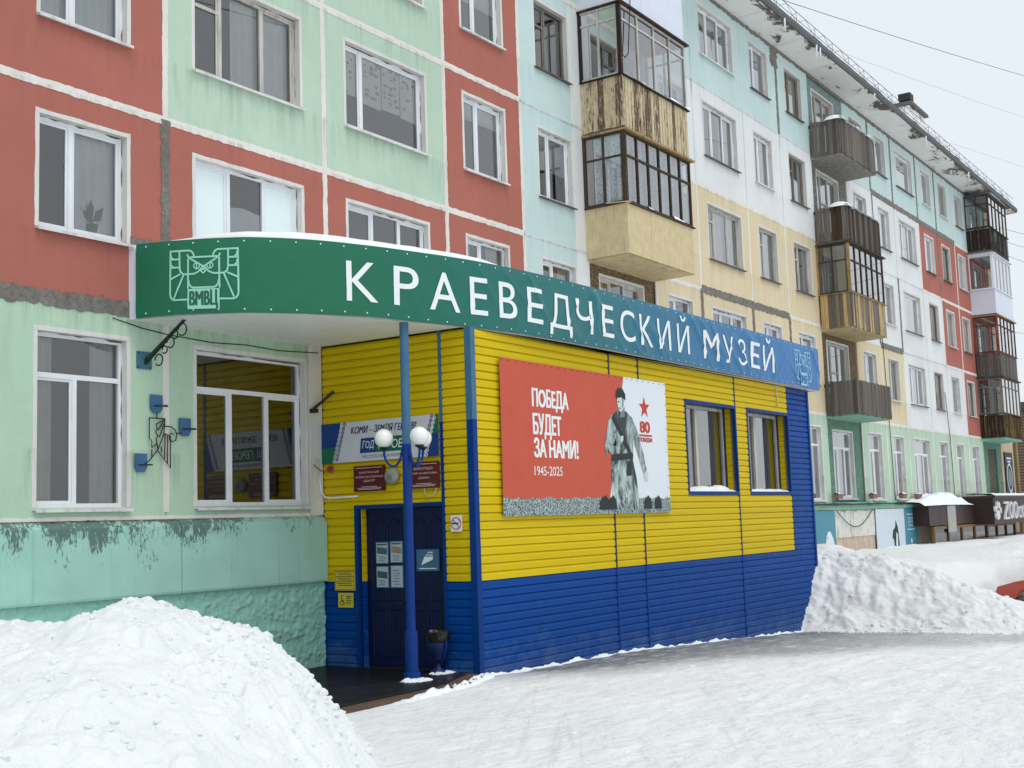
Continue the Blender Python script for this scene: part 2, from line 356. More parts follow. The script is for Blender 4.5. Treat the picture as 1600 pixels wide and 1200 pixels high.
# bare wet ice where the eaves drip, an irregular band before the annex front
yb_ = n.math('ADD', n.math('ADD', py, n.math('MULTIPLY', n.math('SUBTRACT', px, 14.0), .45)), n.math('MULTIPLY', n.noise((.5, .5, .5), 1, 5, .65), 1.6))
band = n.math('MULTIPLY', n.ramp(yb_, -3.3, -1.9, 0, 1), n.ramp(py, -6.5, -3.2, .5, 1))
bx = n.ramp(px, 13.4, 15.5)
m1 = n.math('MULTIPLY', n.math('MULTIPLY', band, bx), n.ramp(n.noise((1.6, 6, 1), 1, 7, .75), .22, .5))
ice = n.mix(n.noise((3, 8, 3), 1, 5, .6), lin((88, 90, 92)), lin((150, 154, 157)))
col = n.mix(m1, base, ice)
n.color(col); n.rough(n.ramp(m1, 0, 1, .75, .55)); n.spec(.16)
n.bump(n.math('ADD', n.noise((3, 8, 3), 1, 8, .75, .6), n.math('ADD', n.math('MULTIPLY', n.noise((14, 30, 14), 1, 5, .7), .35), n.math('MULTIPLY', n.math('ADD', scr, tk), .5))), .7, .045)

xs = [-700, -250, -90, -40, -20, -12] + [-6 + .3 * i for i in range(46)] + [7.8 + .05 * i for i in range(330)] + [24.3 + .075 * i for i in range(80)] + [30.3 + .3 * i for i in range(53)] + [50, 60, 80, 120, 250, 700]
ys = [-700, -250, -90, -50, -32] + [-25 + .3 * i for i in range(40)] + [-13 + .06 * i for i in range(50)] + [-10 + .045 * i for i in range(165)] + [-2.4 + .3 * i for i in range(13)] + [4, 10, 30, 90, 300, 700]
g = MB().grid(lambda x, y: (x, y, gz(x, y)), xs, ys).build('snow_ground', 'packed_snow', smooth=True); g['kind'] = 'structure'
g['label'] = 'trodden packed snow and grey ice before the building'

# ------------------------------------------------------------------ apartment building
B = thing('apartment_building', (10.0, 0, 0), 'long five storey panel apartment block painted red, mint, white and sand', 'building')
SE = [1.6, 4.77, 7.97, 11.17, 14.36, 17.56, 20.08, 22.6, 25.65, 28.1, 31.3, 33.95, 36.55, 39.75, 42.3, 44.85, 48.0, 50.6, 53.25, 55.7, 58.9, 61.3]
LZ = [5.0, 7.7, 10.4, 13.1, 15.75]
R_, M_, Wh, Bl, Sa = 'paint_red', 'paint_mint', 'paint_white', 'paint_blue', 'paint_sand'
# colours of floors 2..5 by column
CC = [[M_, M_, R_, R_], [R_, M_, M_, R_], [R_, R_, R_, M_], [R_, M_, M_, R_], [R_, M_, M_, M_], [R_, R_, R_, M_], [Bl, Bl, Bl, M_],
      ['pebble_tan', Sa, Wh, Bl], [Sa, Sa, Wh, Bl], [Sa, Sa, Wh, Bl], [Sa, Sa, Wh, Bl], [Sa, Sa, Wh, Bl], ['pebble_tan', 'pebble_tan', 'pebble_white', 'pebble_blue'],
      [Sa, Wh, Wh, Bl], [Sa, Wh, Wh, Bl], [Wh, Wh, Wh, Bl], [Wh, Wh, R_, Bl], [Wh, R_, R_, Bl], [R_, R_, R_, Bl], ['pebble_brown', R_, R_, Bl], ['paint_beige'] * 4]
OP = [(2.8, 4.1), (5.3, 7.4), (9.2, 10.53), (11.7, 13.83), (14.9, 17.0), (18.17, 19.5), (20.72, 22.0), (23.1, 25.07), (26.25, 27.55), (28.7, 30.8), (32.0, 33.28), (34.62, 35.95),
      (37.05, 39.0), (40.39, 41.7), (43.0, 44.2), (45.42, 47.5), (48.75, 49.98), (51.22, 52.4), (53.7, 54.9), (56.5, 58.3), None]
NICHE = (7, 12, 19)

def wall_panel(x0, x1, z0, z1, mat, hole=None, name='wall_panel', y=0.0):
    g_, th, ch = .006, .28, .012
    a, b, c, d = x0 + g_, x1 - g_, z0 + g_, z1 - g_
    m = MB(); y1 = y + th
    o = [(a + ch, y, c + ch), (b - ch, y, c + ch), (b - ch, y, d - ch), (a + ch, y, d - ch)]
    o2 = [(a, y + ch, c), (b, y + ch, c), (b, y + ch, d), (a, y + ch, d)]
    o3 = [(a, y1, c), (b, y1, c), (b, y1, d), (a, y1, d)]
    for i in range(4):
        j = (i + 1) % 4; m.quad(o[i], o2[i], o2[j], o[j]); m.quad(o2[i], o3[i], o3[j], o2[j])
    if hole:
        e, f_, g2, h = hole
        q = [(e, y, g2), (f_, y, g2), (f_, y, h), (e, y, h)]; q2 = [(p[0], y1, p[2]) for p in q]
        for i in range(4):
            j = (i + 1) % 4; m.quad(o[i], o[j], q[j], q[i]); m.quad(q[i], q[j], q2[j], q2[i])
    else: m.poly(o)
    return m.build(name, mat, B)

WC = {}
def win_meshes(w, h, verts, hors, var):
    """local meshes of a window; hors: list of (cell range, fraction)"""
    key = (round(w, 3), round(h, 3), tuple(verts), tuple(hors), var)
    if key in WC: return WC[key]
    fo, mu, y0, y1 = .055, .062, .10, .165
    fr = MB().box(0, w, y0, y1, 0, fo).box(0, w, y0, y1, h - fo, h).box(0, fo, y0, y1, fo, h - fo).box(w - fo, w, y0, y1, fo, h - fo)
    panes = []
    full = [t for (rg, t) in hors if rg is None]
    ztop = h - fo; zlim = h - fo
    if full:
        zt = full[0] * h; fr.box(fo, w - fo, y0 + .004, y1, zt - mu / 2, zt + mu / 2); panes.append((fo, w - fo, zt + mu / 2, h - fo)); zlim = zt - mu / 2
    ed = [fo] + [v * w for v in verts] + [w - fo]
    for v in verts: fr.box(v * w - mu / 2, v * w + mu / 2, y0 + .003, y1, fo, zlim)
    for i in range(len(ed) - 1):
        a = ed[i] + (mu / 2 if i else 0); b = ed[i + 1] - (mu / 2 if i + 1 < len(ed) - 1 else 0)
        cell = [t for (rg, t) in hors if rg == i]
        if cell:
            zc = cell[0] * h; fr.box(a, b, y0 + .006, y1, zc - .025, zc + .025); panes += [(a, b, fo, zc - .025), (a, b, zc + .025, zlim)]
        else: panes.append((a, b, fo, zlim))
        # inner sash rim
        if i % 2 == 0 or var == 2:
            for (p, q, r, s) in [(a, a + .035, fo, zlim), (b - .035, b, fo, zlim)]: fr.box(p, q, y0 + .018, y1 - .01, r, s)
            fr.box(a + .035, b - .035, y0 + .018, y1 - .01, fo, fo + .035).box(a + .035, b - .035, y0 + .018, y1 - .01, zlim - .035, zlim)
    fm = fr.mesh('window_frame')
    pm = [MB().quad((a, y0 + .035, c), (b, y0 + .035, c), (b, y0 + .035, d), (a, y0 + .035, d)).mesh('pane') for a, b, c, d in panes]
    # rendered reveal and band around the opening, hand-painted edge
    r = random.Random(hash(key) & 0xffff); sm = MB(); bw = .055; t = .004
    def edge(p, q, nx, nz):
        k_ = 9
        for i in range(k_):
            A = (lerp(p[0], q[0], i / k_), lerp(p[1], q[1], i / k_)); C_ = (lerp(p[0], q[0], (i + 1) / k_), lerp(p[1], q[1], (i + 1) / k_))
            wa = bw + js[i]; wb = bw + js[i + 1]
            A2 = (A[0] + nx * wa, A[1] + nz * wa); C2 = (C_[0] + nx * wb, C_[1] + nz * wb)
            i_ = -.003
            sm.quad((A[0] - nx * .003, -t, A[1] - nz * .003), (C_[0] - nx * .003, -t, C_[1] - nz * .003), (C2[0], -t, C2[1]), (A2[0], -t, A2[1]))
            sm.quad((A2[0], -t, A2[1]), (C2[0], -t, C2[1]), (C2[0], .01, C2[1]), (A2[0], .01, A2[1]))
            sm.quad((A[0] - nx * .003, -t, A[1] - nz * .003), (C_[0] - nx * .003, -t, C_[1] - nz * .003), (C_[0] - nx * .003, .10, C_[1] - nz * .003), (A[0] - nx * .003, .10, A[1] - nz * .003))
    for (p, q, nx, nz) in [((0, 0), (0, h), -1, 0), ((w, 0), (w, h), 1, 0), ((-bw, h), (w + bw, h), 0, 1)]:
        js = [r.uniform(-.006, .006) for _ in range(10)]; edge(p, q, nx, nz)
    sur = sm.mesh('surround')
    gp = MB(); kk = 14; w0 = [max(.002, r.uniform(-.01, .03)) for _ in range(kk + 1)]; w1 = [max(.002, r.uniform(-.012, .024)) for _ in range(kk + 1)]
    for i in range(kk):
        a, b_ = lerp(0, w, i / kk), lerp(0, w, (i + 1) / kk); gp.quad((a, .098, h - w0[i]), (b_, .098, h - w0[i + 1]), (b_, .098, h - .002), (a, .098, h - .002))
        a, b_ = lerp(.05, h, i / kk), lerp(.05, h, (i + 1) / kk); gp.quad((w - .003, .097, a), (w - .003, .097, b_), (w - w1[i + 1], .097, b_), (w - w1[i], .097, a))
    gap = gp.mesh('foam_gap')
    sl = MB().hexa([(-.05, -.075, -.035), (w + .05, -.075, -.035), (-.05, .1, -.028), (w + .05, .1, -.028), (-.05, -.075, -.022), (w + .05, -.075, -.022), (-.05, .1, .006), (w + .05, .1, .006)]).box(-.05, w + .05, -.079, -.071, -.055, -.02).mesh('sill')
    WC[key] = (fm, pm, sur, sl, gap); return WC[key]
CU = {}
def drape(w, h, kind):
    key = (round(w, 2), round(h, 2), kind)
    if key in CU: return CU[key]
    r = random.Random(hash(key) & 0xfff); m = MB()
    ph = r.uniform(0, 6)
    def sheet(a, b, z0, z1, amp, fq):
        nx = max(6, int((b - a) * 34)); us = [lerp(a, b, i / nx) for i in range(nx + 1)]
        m.grid(lambda u, v: (u, .235 + amp * math.sin(u * fq + ph + .8 * math.sin(u * 5)) * (1 - .25 * v), z0 + (z1 - z0) * v), us, [0, .5, 1])
    if kind == 'full': sheet(.03, w - .03, .0, h, .022, 46)
    elif kind == 'left': sheet(.03, w * .52, 0, h, .025, 40)
    elif kind == 'right': sheet(w * .42, w - .03, 0, h, .025, 40)
    elif kind == 'sides': sheet(.03, w * .28, 0, h, .03, 42); sheet(w * .7, w - .03, 0, h, .03, 42)
    elif kind == 'half': sheet(.03, w - .03, 0, h * .55, .02, 50)
    elif kind == 'blind': m.box(.06, w - .06, .150, .154, h * .45, h - .05)
    elif kind == 'blindshort': m.box(.06, w - .06, .150, .154, h * .72, h - .05)
    elif kind == 'blindfull': m.box(.06, w - .06, .142, .146, .06, h - .06)
    CU[key] = m.mesh('curtain', smooth=True); return CU[key]
MESHMAT = {}
def matmesh(me, mat):
    key = (me.name, mat)
    if key not in MESHMAT:
        c = me.copy(); c.materials.clear(); c.materials.append(MATS[mat]); MESHMAT[key] = c
    return MESHMAT[key]
KINDS = {'p3': ([.335, .665], []), 'p2': ([.40], []), 'pw': ([.23], []), 'w3': ([.27, .66], [(0, .72)]), 'w2': ([.42], [(0, .68)]), 'm3': ([.335, .665], [(None, .755)]), 'm2': ([.46], [(None, .755)]),
         'm1': ([.5], [(None, .755)]), 'bd': ([.3, .62], [(1, .55)])}
def window(x0, x1, z0, z1, kind='p2', mat='pvc_white', curtain=None, cmat='tulle', sill='sill_metal', var=0, gl='glass_clear', parent=None, surround='surround_white'):
    v, hh = KINDS[kind]; fm, pm, sur, sl, gap = win_meshes(x1 - x0, z1 - z0, v, hh, var); L = (x0, 0, z0)
    o = inst('window', matmesh(fm, mat), L, parent or B)
    for p in pm: inst('pane', matmesh(p, gl), L, o)
    if surround: inst('surround', matmesh(sur, surround), L, o)
    if sill: inst('sill', matmesh(sl, sill), L, o); inst('foam_gap', matmesh(gap, 'sill_dark'), L, o)
    if curtain: inst('curtain', matmesh(drape(x1 - x0, z1 - z0, curtain), cmat), L, o)
    return o

CHOICES = [('p2', 'pvc_white'), ('p2', 'pvc_white'), ('w2', 'wood_white'), ('p2', 'pvc_white'), ('w2', 'wood_grey')]
WIDE = [('p3', 'pvc_white'), ('w3', 'wood_white'), ('p3', 'pvc_white')]
CURT = [('full', 'tulle'), ('sides', 'curtain_grey'), ('right', 'tulle'), ('half', 'tulle'), ('left', 'curtain_grey'), ('blind', 'blind_white'), ('full', 'curtain_grey'), (None, None)]
SPEC = {(2, 2): ('p2', 'pvc_white', 'right', 'tulle'), (2, 3): ('p2', 'pvc_white', 'full', 'tulle'), (3, 3): ('w3', 'wood_white', 'right', 'tulle'), (3, 2): ('p3', 'pvc_white', None, None),
        (4, 3): ('pw', 'pvc_white', None, None), (4, 2): ('p3', 'pvc_white', None, None), (5, 4): ('p2', 'pvc_white', 'blind', 'blind_white'), (5, 3): ('p2', 'pvc_white', 'blindshort', 'blind_white'),
        (5, 2): ('p2', 'pvc_white', 'sides', 'curtain_grey'), (6, 4): ('w2', 'wood_grey', None, None), (6, 3): ('p2', 'pvc_white', 'blind', 'blind_white'), (6, 2): ('p2', 'pvc_white', 'sides', 'curtain_grey'),
        (9, 5): ('p3', 'pvc_white', 'full', 'tulle'), (9, 4): ('p3', 'pvc_white', 'sides', 'tulle'), (9, 3): ('w3', 'wood_white', 'full', 'tulle'), (9, 2): ('p3', 'pvc_white', None, None),
        (10, 5): ('p2', 'pvc_white', 'right', 'tulle'), (10, 4): ('p2', 'pvc_white', 'right', 'blind_white'), (10, 3): ('w2', 'wood_white', 'full', 'tulle'), (10, 2): ('p2', 'pvc_white', 'sides', 'curtain_grey'),
        (11, 5): ('w2', 'wood_grey', 'full', 'curtain_grey'), (11, 4): ('w2', 'wood_grey', 'half', 'tulle'), (11, 3): ('w2', 'wood_white', 'full', 'curtain_grey'), (11, 2): ('p2', 'pvc_white', 'sides', 'curtain_grey'),
        (15, 5): ('pw', 'pvc_white', 'blindfull', 'blind_white'), (15, 4): ('p3', 'pvc_white', 'right', 'tulle'), (15, 3): ('pw', 'pvc_white', 'right', 'tulle')}
for c in range(len(SE) - 1):
    x0, x1 = SE[c], SE[c + 1]
    for fl in range(2, 6):
        z0, z1 = LZ[fl - 2], LZ[fl - 1]; mat = CC[c][fl - 2]; op = OP[c]
        hole = None
        if op:
            low = .88 if c not in NICHE else .30
            if c == 7 and fl == 2: low = .88
            hole = (op[0], op[1], z0 + low, z0 + 2.31 if fl < 5 else z0 + 2.22)
        yoff = 0.0 if c not in NICHE else .05
        if c == 6 and fl in (2, 3, 4):        # light blue with a white strip towards the balcony
            wall_panel(x0, 22.07, z0, z1, mat, hole); wall_panel(22.07, x1, z0, z1, Wh)
        else: wall_panel(x0, x1, z0, z1, mat, hole, y=yoff)
        if hole:
            if c in NICHE:
                kd = ('bd', 'wood_white' if rnd.random() < .6 else 'pvc_white'); cu = CURT[rnd.randrange(7)]
                sp = (kd[0], kd[1], *cu)
                w_ = window(*hole, sp[0], sp[1], sp[2], sp[3], sill=None, surround='surround_white')
                w_.location.y += .05
                continue
            sp = SPEC.get((c, fl))
            if not sp:
                wide = op[1] - op[0] > 1.8
                kd = (WIDE if wide else CHOICES)[rnd.randrange(3 if wide else 5)]; cu = CURT[rnd.randrange(8)]; sp = (*kd, *cu)
            window(*hole, sp[0], sp[1], sp[2], sp[3], sill='sill_metal' if c < 6 else rnd.choice(['sill_metal', 'sill_dark', 'sill_dark']), var=rnd.randrange(3))

# newspapers taped inside one third floor window, aqua blinds and a house plant
NP = MB(); NI = MB(); x0, z0 = 14.9, 8.58
for i in range(4):
    for j in range(2):
        a = x0 + .1 + i * .5; b = a + .48; top = z0 + 1.4 - j * .4; bot = top - .42 + rnd.uniform(-.05, .03)
        NP.quad((a, .155 + .003 * ((i + j) % 2), bot), (b, .155 + .003 * ((i + j) % 2), bot + rnd.uniform(-.04, .02)), (b, .155 + .003 * ((i + j) % 2), top), (a, .155 + .003 * ((i + j) % 2), top))
        for r_ in range(4):
            for s_ in range(3):
                if rnd.random() < .55:
                    c0 = a + .03 + s_ * .15; d0 = top - .06 - r_ * .095; hh = rnd.uniform(.02, .075); ww = rnd.uniform(.03, .13); c0 += rnd.uniform(-.02, .03); d0 += rnd.uniform(-.02, .02)
                    NI.quad((c0, .1505, d0 - hh), (c0 + ww, .1505, d0 - hh), (c0 + ww, .1505, d0), (c0, .1505, d0))
wc = [o for o in bpy.data.objects if o.name.startswith('window') and o.parent is B and abs(o.location.x + 10 - 14.9) < .02 and abs(o.location.z - 8.58) < .05][0]
NP.build('newspaper', 'news_paper', wc); NI.build('newsprint', 'news_ink', wc)
wb = [o for o in bpy.data.objects if o.name.startswith('window') and o.parent is B and abs(o.location.x + 10 - 11.7) < .02 and abs(o.location.z - 5.88) < .05][0]
pn = sorted([o for o in wb.children if o.name.startswith('pane')], key=lambda o: o.data.vertices[0].co.x)
for i_ in (0, 2): pn[i_].data = matmesh(pn[i_].data, 'pane_film')
MB().grid(lambda x, v: (x, .152, lerp(5.95, 6.78 + .02 * math.sin(x * 9), v)), [12.44 + .05 * i for i in range(14)], [0, 1]).build('window_film', 'blind_white', wb)
wa = [o for o in bpy.data.objects if o.name.startswith('window') and o.parent is B and abs(o.location.x + 10 - 9.2) < .02 and abs(o.location.z - 5.88) < .05][0]
pl = MB()
for i in range(7):
    a = i * .9; ln = rnd.uniform(.2, .34)
    b0 = Vector((10.15, .22, 6.12)); d = Vector((math.cos(a) * .8, math.sin(a) * .15, .75)).normalized(); tip = b0 + d * ln; sd_ = Vector((-d.z, 0, d.x)) * .05
    mid = b0 + d * ln * .6
    pl.poly([b0, mid + sd_, tip, mid - sd_])
pl.lathe([(.05, -.16), (.08, 0)], (10.15, .22, 6.1), 10); pl.build('house_plant', 'plant_green', wa)

# ---- joints between panels: painted bands or bare mortar with ragged edges
def ragged(x0, x1, z0, z1, amp, mat, step=.06, y=-.006, vertical=None, name='joint'):
    vert = (z1 - z0) > (x1 - x0) if vertical is None else vertical
    n_ = max(3, int((z1 - z0 if vert else x1 - x0) / step)); m = MB(); P = []
    sx = rnd.uniform(0, 90)
    for i in range(n_ + 1):
        t = i / n_; a = amp * (noise.noise(Vector((i * .45, sx, 0))) + .6 * noise.noise(Vector((i * 1.3, sx, 5)))); b = amp * (noise.noise(Vector((i * .45, sx, 9))) + .6 * noise.noise(Vector((i * 1.3, sx, 15))))
        if vert: z = lerp(z0, z1, t); P.append(((x0 + a, z), (x1 + b, z)))
        else: x = lerp(x0, x1, t); P.append(((x, z0 + a), (x, z1 + b)))
    for (a, b), (c, d) in zip(P, P[1:]):
        m.quad((a[0], y, a[1]), (b[0], y, b[1]), (d[0], y, d[1]), (c[0], y, c[1]))
        m.quad((a[0], y, a[1]), (c[0], y, c[1]), (c[0], .02, c[1]), (a[0], .02, a[1])); m.quad((b[0], y, b[1]), (d[0], y, d[1]), (d[0], .02, d[1]), (b[0], .02, b[1]))
    return m.build(name, mat, B, recalc=True)
GREYV = {(3, 2), (10, 2), (9, 2), (11, 2), (11, 5), (14, 3), (14, 5), (15, 5), (16, 5), (17, 5), (17, 4), (15, 3)}
for s in range(1, len(SE) - 1):
    for fl in range(2, 6):
        if s in (7, 8, 12, 13, 19, 20) and not (s == 8 and fl == 2): continue
        z0, z1 = LZ[fl - 2] + .05, LZ[fl - 1] - .05; x = SE[s]
        cols = {CC[s - 1][fl - 2], CC[s][fl - 2]}
        if (s, fl) in GREYV: ragged(x - .075, x + .075, z0 - .04, z1 + .06, .035, 'joint_grey', .04, y=-.009)
        elif cols <= {Wh, Bl}: ragged(x - .028, x + .028, z0, z1, .006, 'joint_faint', .05)
        else: ragged(x - .05, x + .05, z0, z1, .013, 'joint_white', .05)
ragged(33.6, 34.1, 15.1, 15.72, .12, 'joint_grey', .04, y=-.012, vertical=True)
GREYH = {(2, 1), (10, 2), (9, 2), (14, 2), (15, 4), (16, 4), (17, 4), (14, 4)}
for c in range(len(SE) - 1):
    for ln in range(1, 6):
        x0, x1 = SE[c], SE[c + 1]; z = LZ[ln - 1]
        if ln == 5:
            ragged(x0, x1, z - .11, z + .01, .05, 'joint_grey', .07, y=-.008); continue
        if c in NICHE: continue
        lo = CC[c][ln - 2] if ln > 1 else M_; hi = CC[c][ln - 1]
        if (c, ln) in GREYH: ragged(x0, x1, z - .09, z + .11, .045, 'joint_grey', .045, y=-.01)
        elif ln == 1: ragged(x0, x1, z - .05, z + .05, .012, 'joint_white', y=-.007) if c > 6 else ragged(x0, x1, z - .08, z + .1, .04, 'joint_grey', .05, y=-.009)
        elif {lo, hi} <= {Wh, Bl}: ragged(x0 + .02, x1 - .02, z - .03, z + .03, .008, 'joint_faint', y=-.0065)
        else: ragged(x0, x1, z - .055, z + .055, .015, 'joint_white', .05, y=-.0075)
# loose render patches near the canopy foot
for (a, b, c, d) in [(10.58, 10.95, 5.78, 5.98), (11.33, 11.5, 5.75, 6.0)]: ragged(a, b, c, d, .05, 'joint_grey', .04, y=-.012)

# ---- ground floor
GF = {2: ('m2', (9.2, 10.5)), 3: ('m3', (11.7, 13.83)), 1: ('m3', (5.3, 7.4)), 0: ('m2', (2.8, 4.1))}
for c in range(len(SE) - 1):
    x0, x1 = SE[c], SE[c + 1]; op = OP[c]; hole = None
    if c == 20: wall_panel(x0, x1, 2.3, 5.0, 'paint_beige'); continue
    if c in (4, 5, 6, 7, 8, 9): hole = None          # behind the annex
    elif c == 12: hole = (37.1, 38.9, 2.5, 4.55)
    elif c == 19: hole = (56.6, 58.2, 2.4, 4.6)
    else: hole = (op[0], op[1], 2.45, 4.6)
    mt = 'paint_mint_low' if c < 4 else ('pebble_green' if c in (12, 19) else M_)
    if c == 3:
        wall_panel(x0, 13.9, 2.3, 5.0, mt, hole)
    else: wall_panel(x0, x1, 2.3, 5.0, mt, hole, y=.05 if c in (12, 19) else 0)
    if hole and c != 19:
        kd = GF[c][0] if c in GF else ('m3' if op[1] - op[0] > 1.8 else 'm1')
        w_ = window(*hole, kd, 'pvc_white', *( (None, None) if c == 3 else ('sides', 'curtain_grey') if c == 2 else rnd.choice([('full', 'tulle'), ('sides', 'tulle'), ('full', 'curtain_grey')])), var=1)
        if c == 12: w_.location.y += .05
    if c > 9 and c not in (12, 19): ragged(x0 - .05, x0 + .05, 2.35, 4.95, .006, 'joint_white')
MB().box(56.6, 58.2, .12, .2, 2.4, 4.6).build('infill_panel', 'pebble_brown', B)
ragged(11.12, 11.22, 2.38, 4.94, .006, 'joint_white')
# white pilaster at the annex corner, two cracks of trim
MB().box(13.9, 14.18, -.03, .25, 2.3, 4.98).build('pilaster', 'surround_white', B)

# ---- projecting ledge and rough plinth
n = N('ledge_peeling'); c_ = lin((162, 207, 193))
z_ = n.sep(2); p = n.noise((26, 26, 9), 1, 7, .8); pp = n.noise((2.2, 2.2, 1.1), 1, 3, .5)
amt = n.math('ADD', n.math('MULTIPLY', p, .75), n.math('MULTIPLY', n.ramp(z_, 1.45, 2.3, 0, 1), .26))
amt = n.math('ADD', amt, n.math('MULTIPLY', n.ramp(pp, .3, .7, -.5, .5), .22))
amt = n.math('ADD', amt, n.ramp(n.sep(0), 11.0, 13.5, 0.0, -.12))
m_ = n.ramp(amt, .575, .597)
col = n.mix(n.ramp(n.noise(1, 1.6, 4, .6), .3, .7), k(c_, .9), k(c_, 1.05))
st = n.noise((14, 14, .5), 1, 4, .6); col = n.mix(n.math('MULTIPLY', n.ramp(st, .58, .75), .3), col, lin((88, 140, 128)))
und = n.mix(n.noise(1, 12, 4, .6), lin((104, 138, 130)), lin((84, 104, 100)))
dk = n.math('MULTIPLY', n.ramp(n.math('ADD', z_, n.math('MULTIPLY', n.noise((3, 3, 3), 1, 5, .6), .16)), 2.335, 2.37), n.ramp(n.sep(0), 11.2, 13.0, 1, .25))
col = n.mix(m_, col, und); col = n.mix(dk, col, lin((78, 66, 58)))
n.color(col); n.rough(.82); n.spec(.3); n.bump(n.math('SUBTRACT', n.math('MULTIPLY', n.noise(1, 25, 4, .6), .25), m_), .4, .006)
n = N('rough_plaster'); c_ = lin((150, 203, 188))
v1 = n.noise((9, 9, 9), 1, 6, .72, 1.6); v2 = n.noise(1, 30, 4, .6)
n.color(n.mix(n.ramp(v1, .3, .65), k(c_, .88), k(c_, 1.04))); n.rough(.85); n.spec(.3); n.bump(v2, .4, .01)
def ledge(x0, x1, mat, name='ledge_slab'):
    m = MB(); m.prism([(-.09, 1.31), (-.10, 1.34), (-.10, 2.19), (-.085, 2.215), (0.0, 2.30), (.2, 2.30), (.2, 1.31)], lambda p, t: (t, p[0], p[1]), x0, x1)
    return m.build(name, mat, B, recalc=True)
for a, b in [(1.6, 4.76), (4.78, 7.96), (7.98, 11.34), (11.352, 14.17)]: ledge(a, b, 'ledge_peeling')
MB().box(1.6, 8.2, -.02, .25, -.6, 1.309).build('plinth', 'rough_plaster', B)
def plast(x, z):
    a = noise.noise(Vector((x * 5.5, z * 5.5, 1))); b2 = noise.noise(Vector((x * 13, z * 11, 4))); c2 = noise.noise(Vector((x * 27, z * 24, 8)))
    v_ = noise.voronoi(Vector((x * 11 + .6 * b2, z * 11 + .6 * a, 2)))[0]
    return (x, -.008 - .020 * max(0, .4 + a) - .045 * max(0, .62 - v_[0]) - .018 * abs(c2) - .008 * noise.noise(Vector((x * 50, z * 50, 3))), z)
MB().grid(plast, [8.2 + i * .0185 for i in range(324)], [-.3 + i * .0185 for i in range(88)]).build('plinth', 'rough_plaster', B, smooth=True)
MB().box(8.2, 14.18, .02, .25, -.6, 1.309).build('plinth', 'rough_plaster', B)
# dark broken edge strip along the ledge top
ragged(4, 14.1, 2.285, 2.335, .014, 'joint_white', .05, y=-.012, vertical=False)

# far ground floor below the sills: patchwork cladding
MB().box(27.3, 61.3, -.02, .25, -.9, 2.3).build('basement_wall', 'sheet_pink_old', B)
MB().prism([(-.12, 2.14), (-.12, 2.24), (-.02, 2.36), (.0, 2.36), (.0, 2.14)], lambda p, t: (t, p[0], p[1]), 27.4, 61.2).build('ledge_slab', 'slab_mint', B, recalc=True)
r_ = 0
for i in range(11):       # corrugated white sheets between the posters
    a = 36.5 + i * .34
    MB().prism([(a, -.06), (a + .12, -.06), (a + .17, -.035), (a + .29, -.035), (a + .338, -.06), (a + .338, -.02), (a, -.02)], lambda p, t: (p[0], p[1], t), 1.3, 2.12 - .02 * (i % 3)).build('cladding_sheet', 'sheet_white_old', B, recalc=True)

# ---- eaves, gutter, roof
for c in range(len(SE) - 1):
    x0, x1 = SE[c] + .012, SE[c + 1] - .012
    MB().prism([(.3, 15.76), (-.93, 15.78), (-.93, 15.92), (.3, 15.92)], lambda p, t: (t, p[0], p[1]), x0, x1).build('eave_slab', 'soffit_concrete', B, recalc=True)
MB().prism([(-.945, 15.80), (-.985, 15.81), (-1.02, 15.90), (-1.0, 16.02), (-.85, 16.06), (-.85, 15.925), (-.945, 15.925)], lambda p, t: (t, p[0], p[1]), 1.6, 61.35).build('gutter', 'gutter_dark', B, recalc=True)
roof = MB().hexa([(1.6, -.84, 15.93), (61.3, -.84, 15.93), (1.6, 7, 15.93), (61.3, 7, 15.93), (1.6, -.84, 16.0), (61.3, -.84, 16.0), (1.6, 7, 17.6), (61.3, 7, 17.6)]).build('roof', 'gutter_dark', B)
n = N('snow'); s1 = n.noise(1, 2.2, 4, .6)
n.color(n.mix(n.ramp(s1, .3, .7), lin((238, 243, 247)), lin((246, 249, 251)))); n.rough(.7); n.spec(.25)
n.b.inputs['Subsurface Weight'].default_value = .0
n.bump(n.math('ADD', n.noise(1, 9, 6, .65), n.math('MULTIPLY', n.noise(1, 45, 4, .6), .3)), .35, .03)
rs = MB().grid(lambda x, v: (x, -1.0 + .06 * fbm(x * .9, 3, 0) + v * 7.5, 16.02 + v * 1.72 + (.2 + .07 * fbm(x * .6, v, 2)) * smooth(v * 20)), [1.6 + i * .25 for i in range(239)], [0, .012, .03, .06, .12, .3, 1]).build('roof_snow', 'snow', smooth=True)
tag(rs, 'snow lying along the apartment roof behind the gutter', 'snow', kind='stuff')
# end and back walls, core
MB().box(61.0, 61.32, .3, 12, -.9, 15.92).build('end_wall', 'end_ochre', B)
MB().box(1.6, 61.0, .95, 12, -.9, 15.92).build('interior_wall', 'interior_dark', B)
MB().box(1.62, 1.9, .28, .95, -.9, 15.9).box(60.9, 61.0, .28, .95, -.9, 15.9).box(1.62, 61, .28, .95, 2.0, 2.29).build('floor_slab', 'interior_dark', B)
for z in LZ[:4]: MB().box(1.9, 60.9, .285, .95, z - .1, z + .1).build('floor_slab', 'interior_dark', B)
gd = MB().box(1.6, 61.2, -.905, -.893, 16.44, 16.452).box(1.6, 61.2, -.905, -.893, 16.22, 16.23).build('roof_guard', 'black_iron', B)
pm_ = MB().tube([(0, -.90, 16.02), (0, -.90, 16.45)], .007, 5).tube([(0, -.90, 16.42), (.0, -.4, 16.15)], .006, 5).tube([(.0, -.90, 16.1), (.75, -.90, 16.44)], .006, 5).tube([(1.5, -.90, 16.1), (.75, -.90, 16.44)], .006, 5).mesh('guard_post', mat='black_iron')
for i in range(39): inst('guard_post', pm_, (2.0 + i * 1.5, 0, 0), gd)
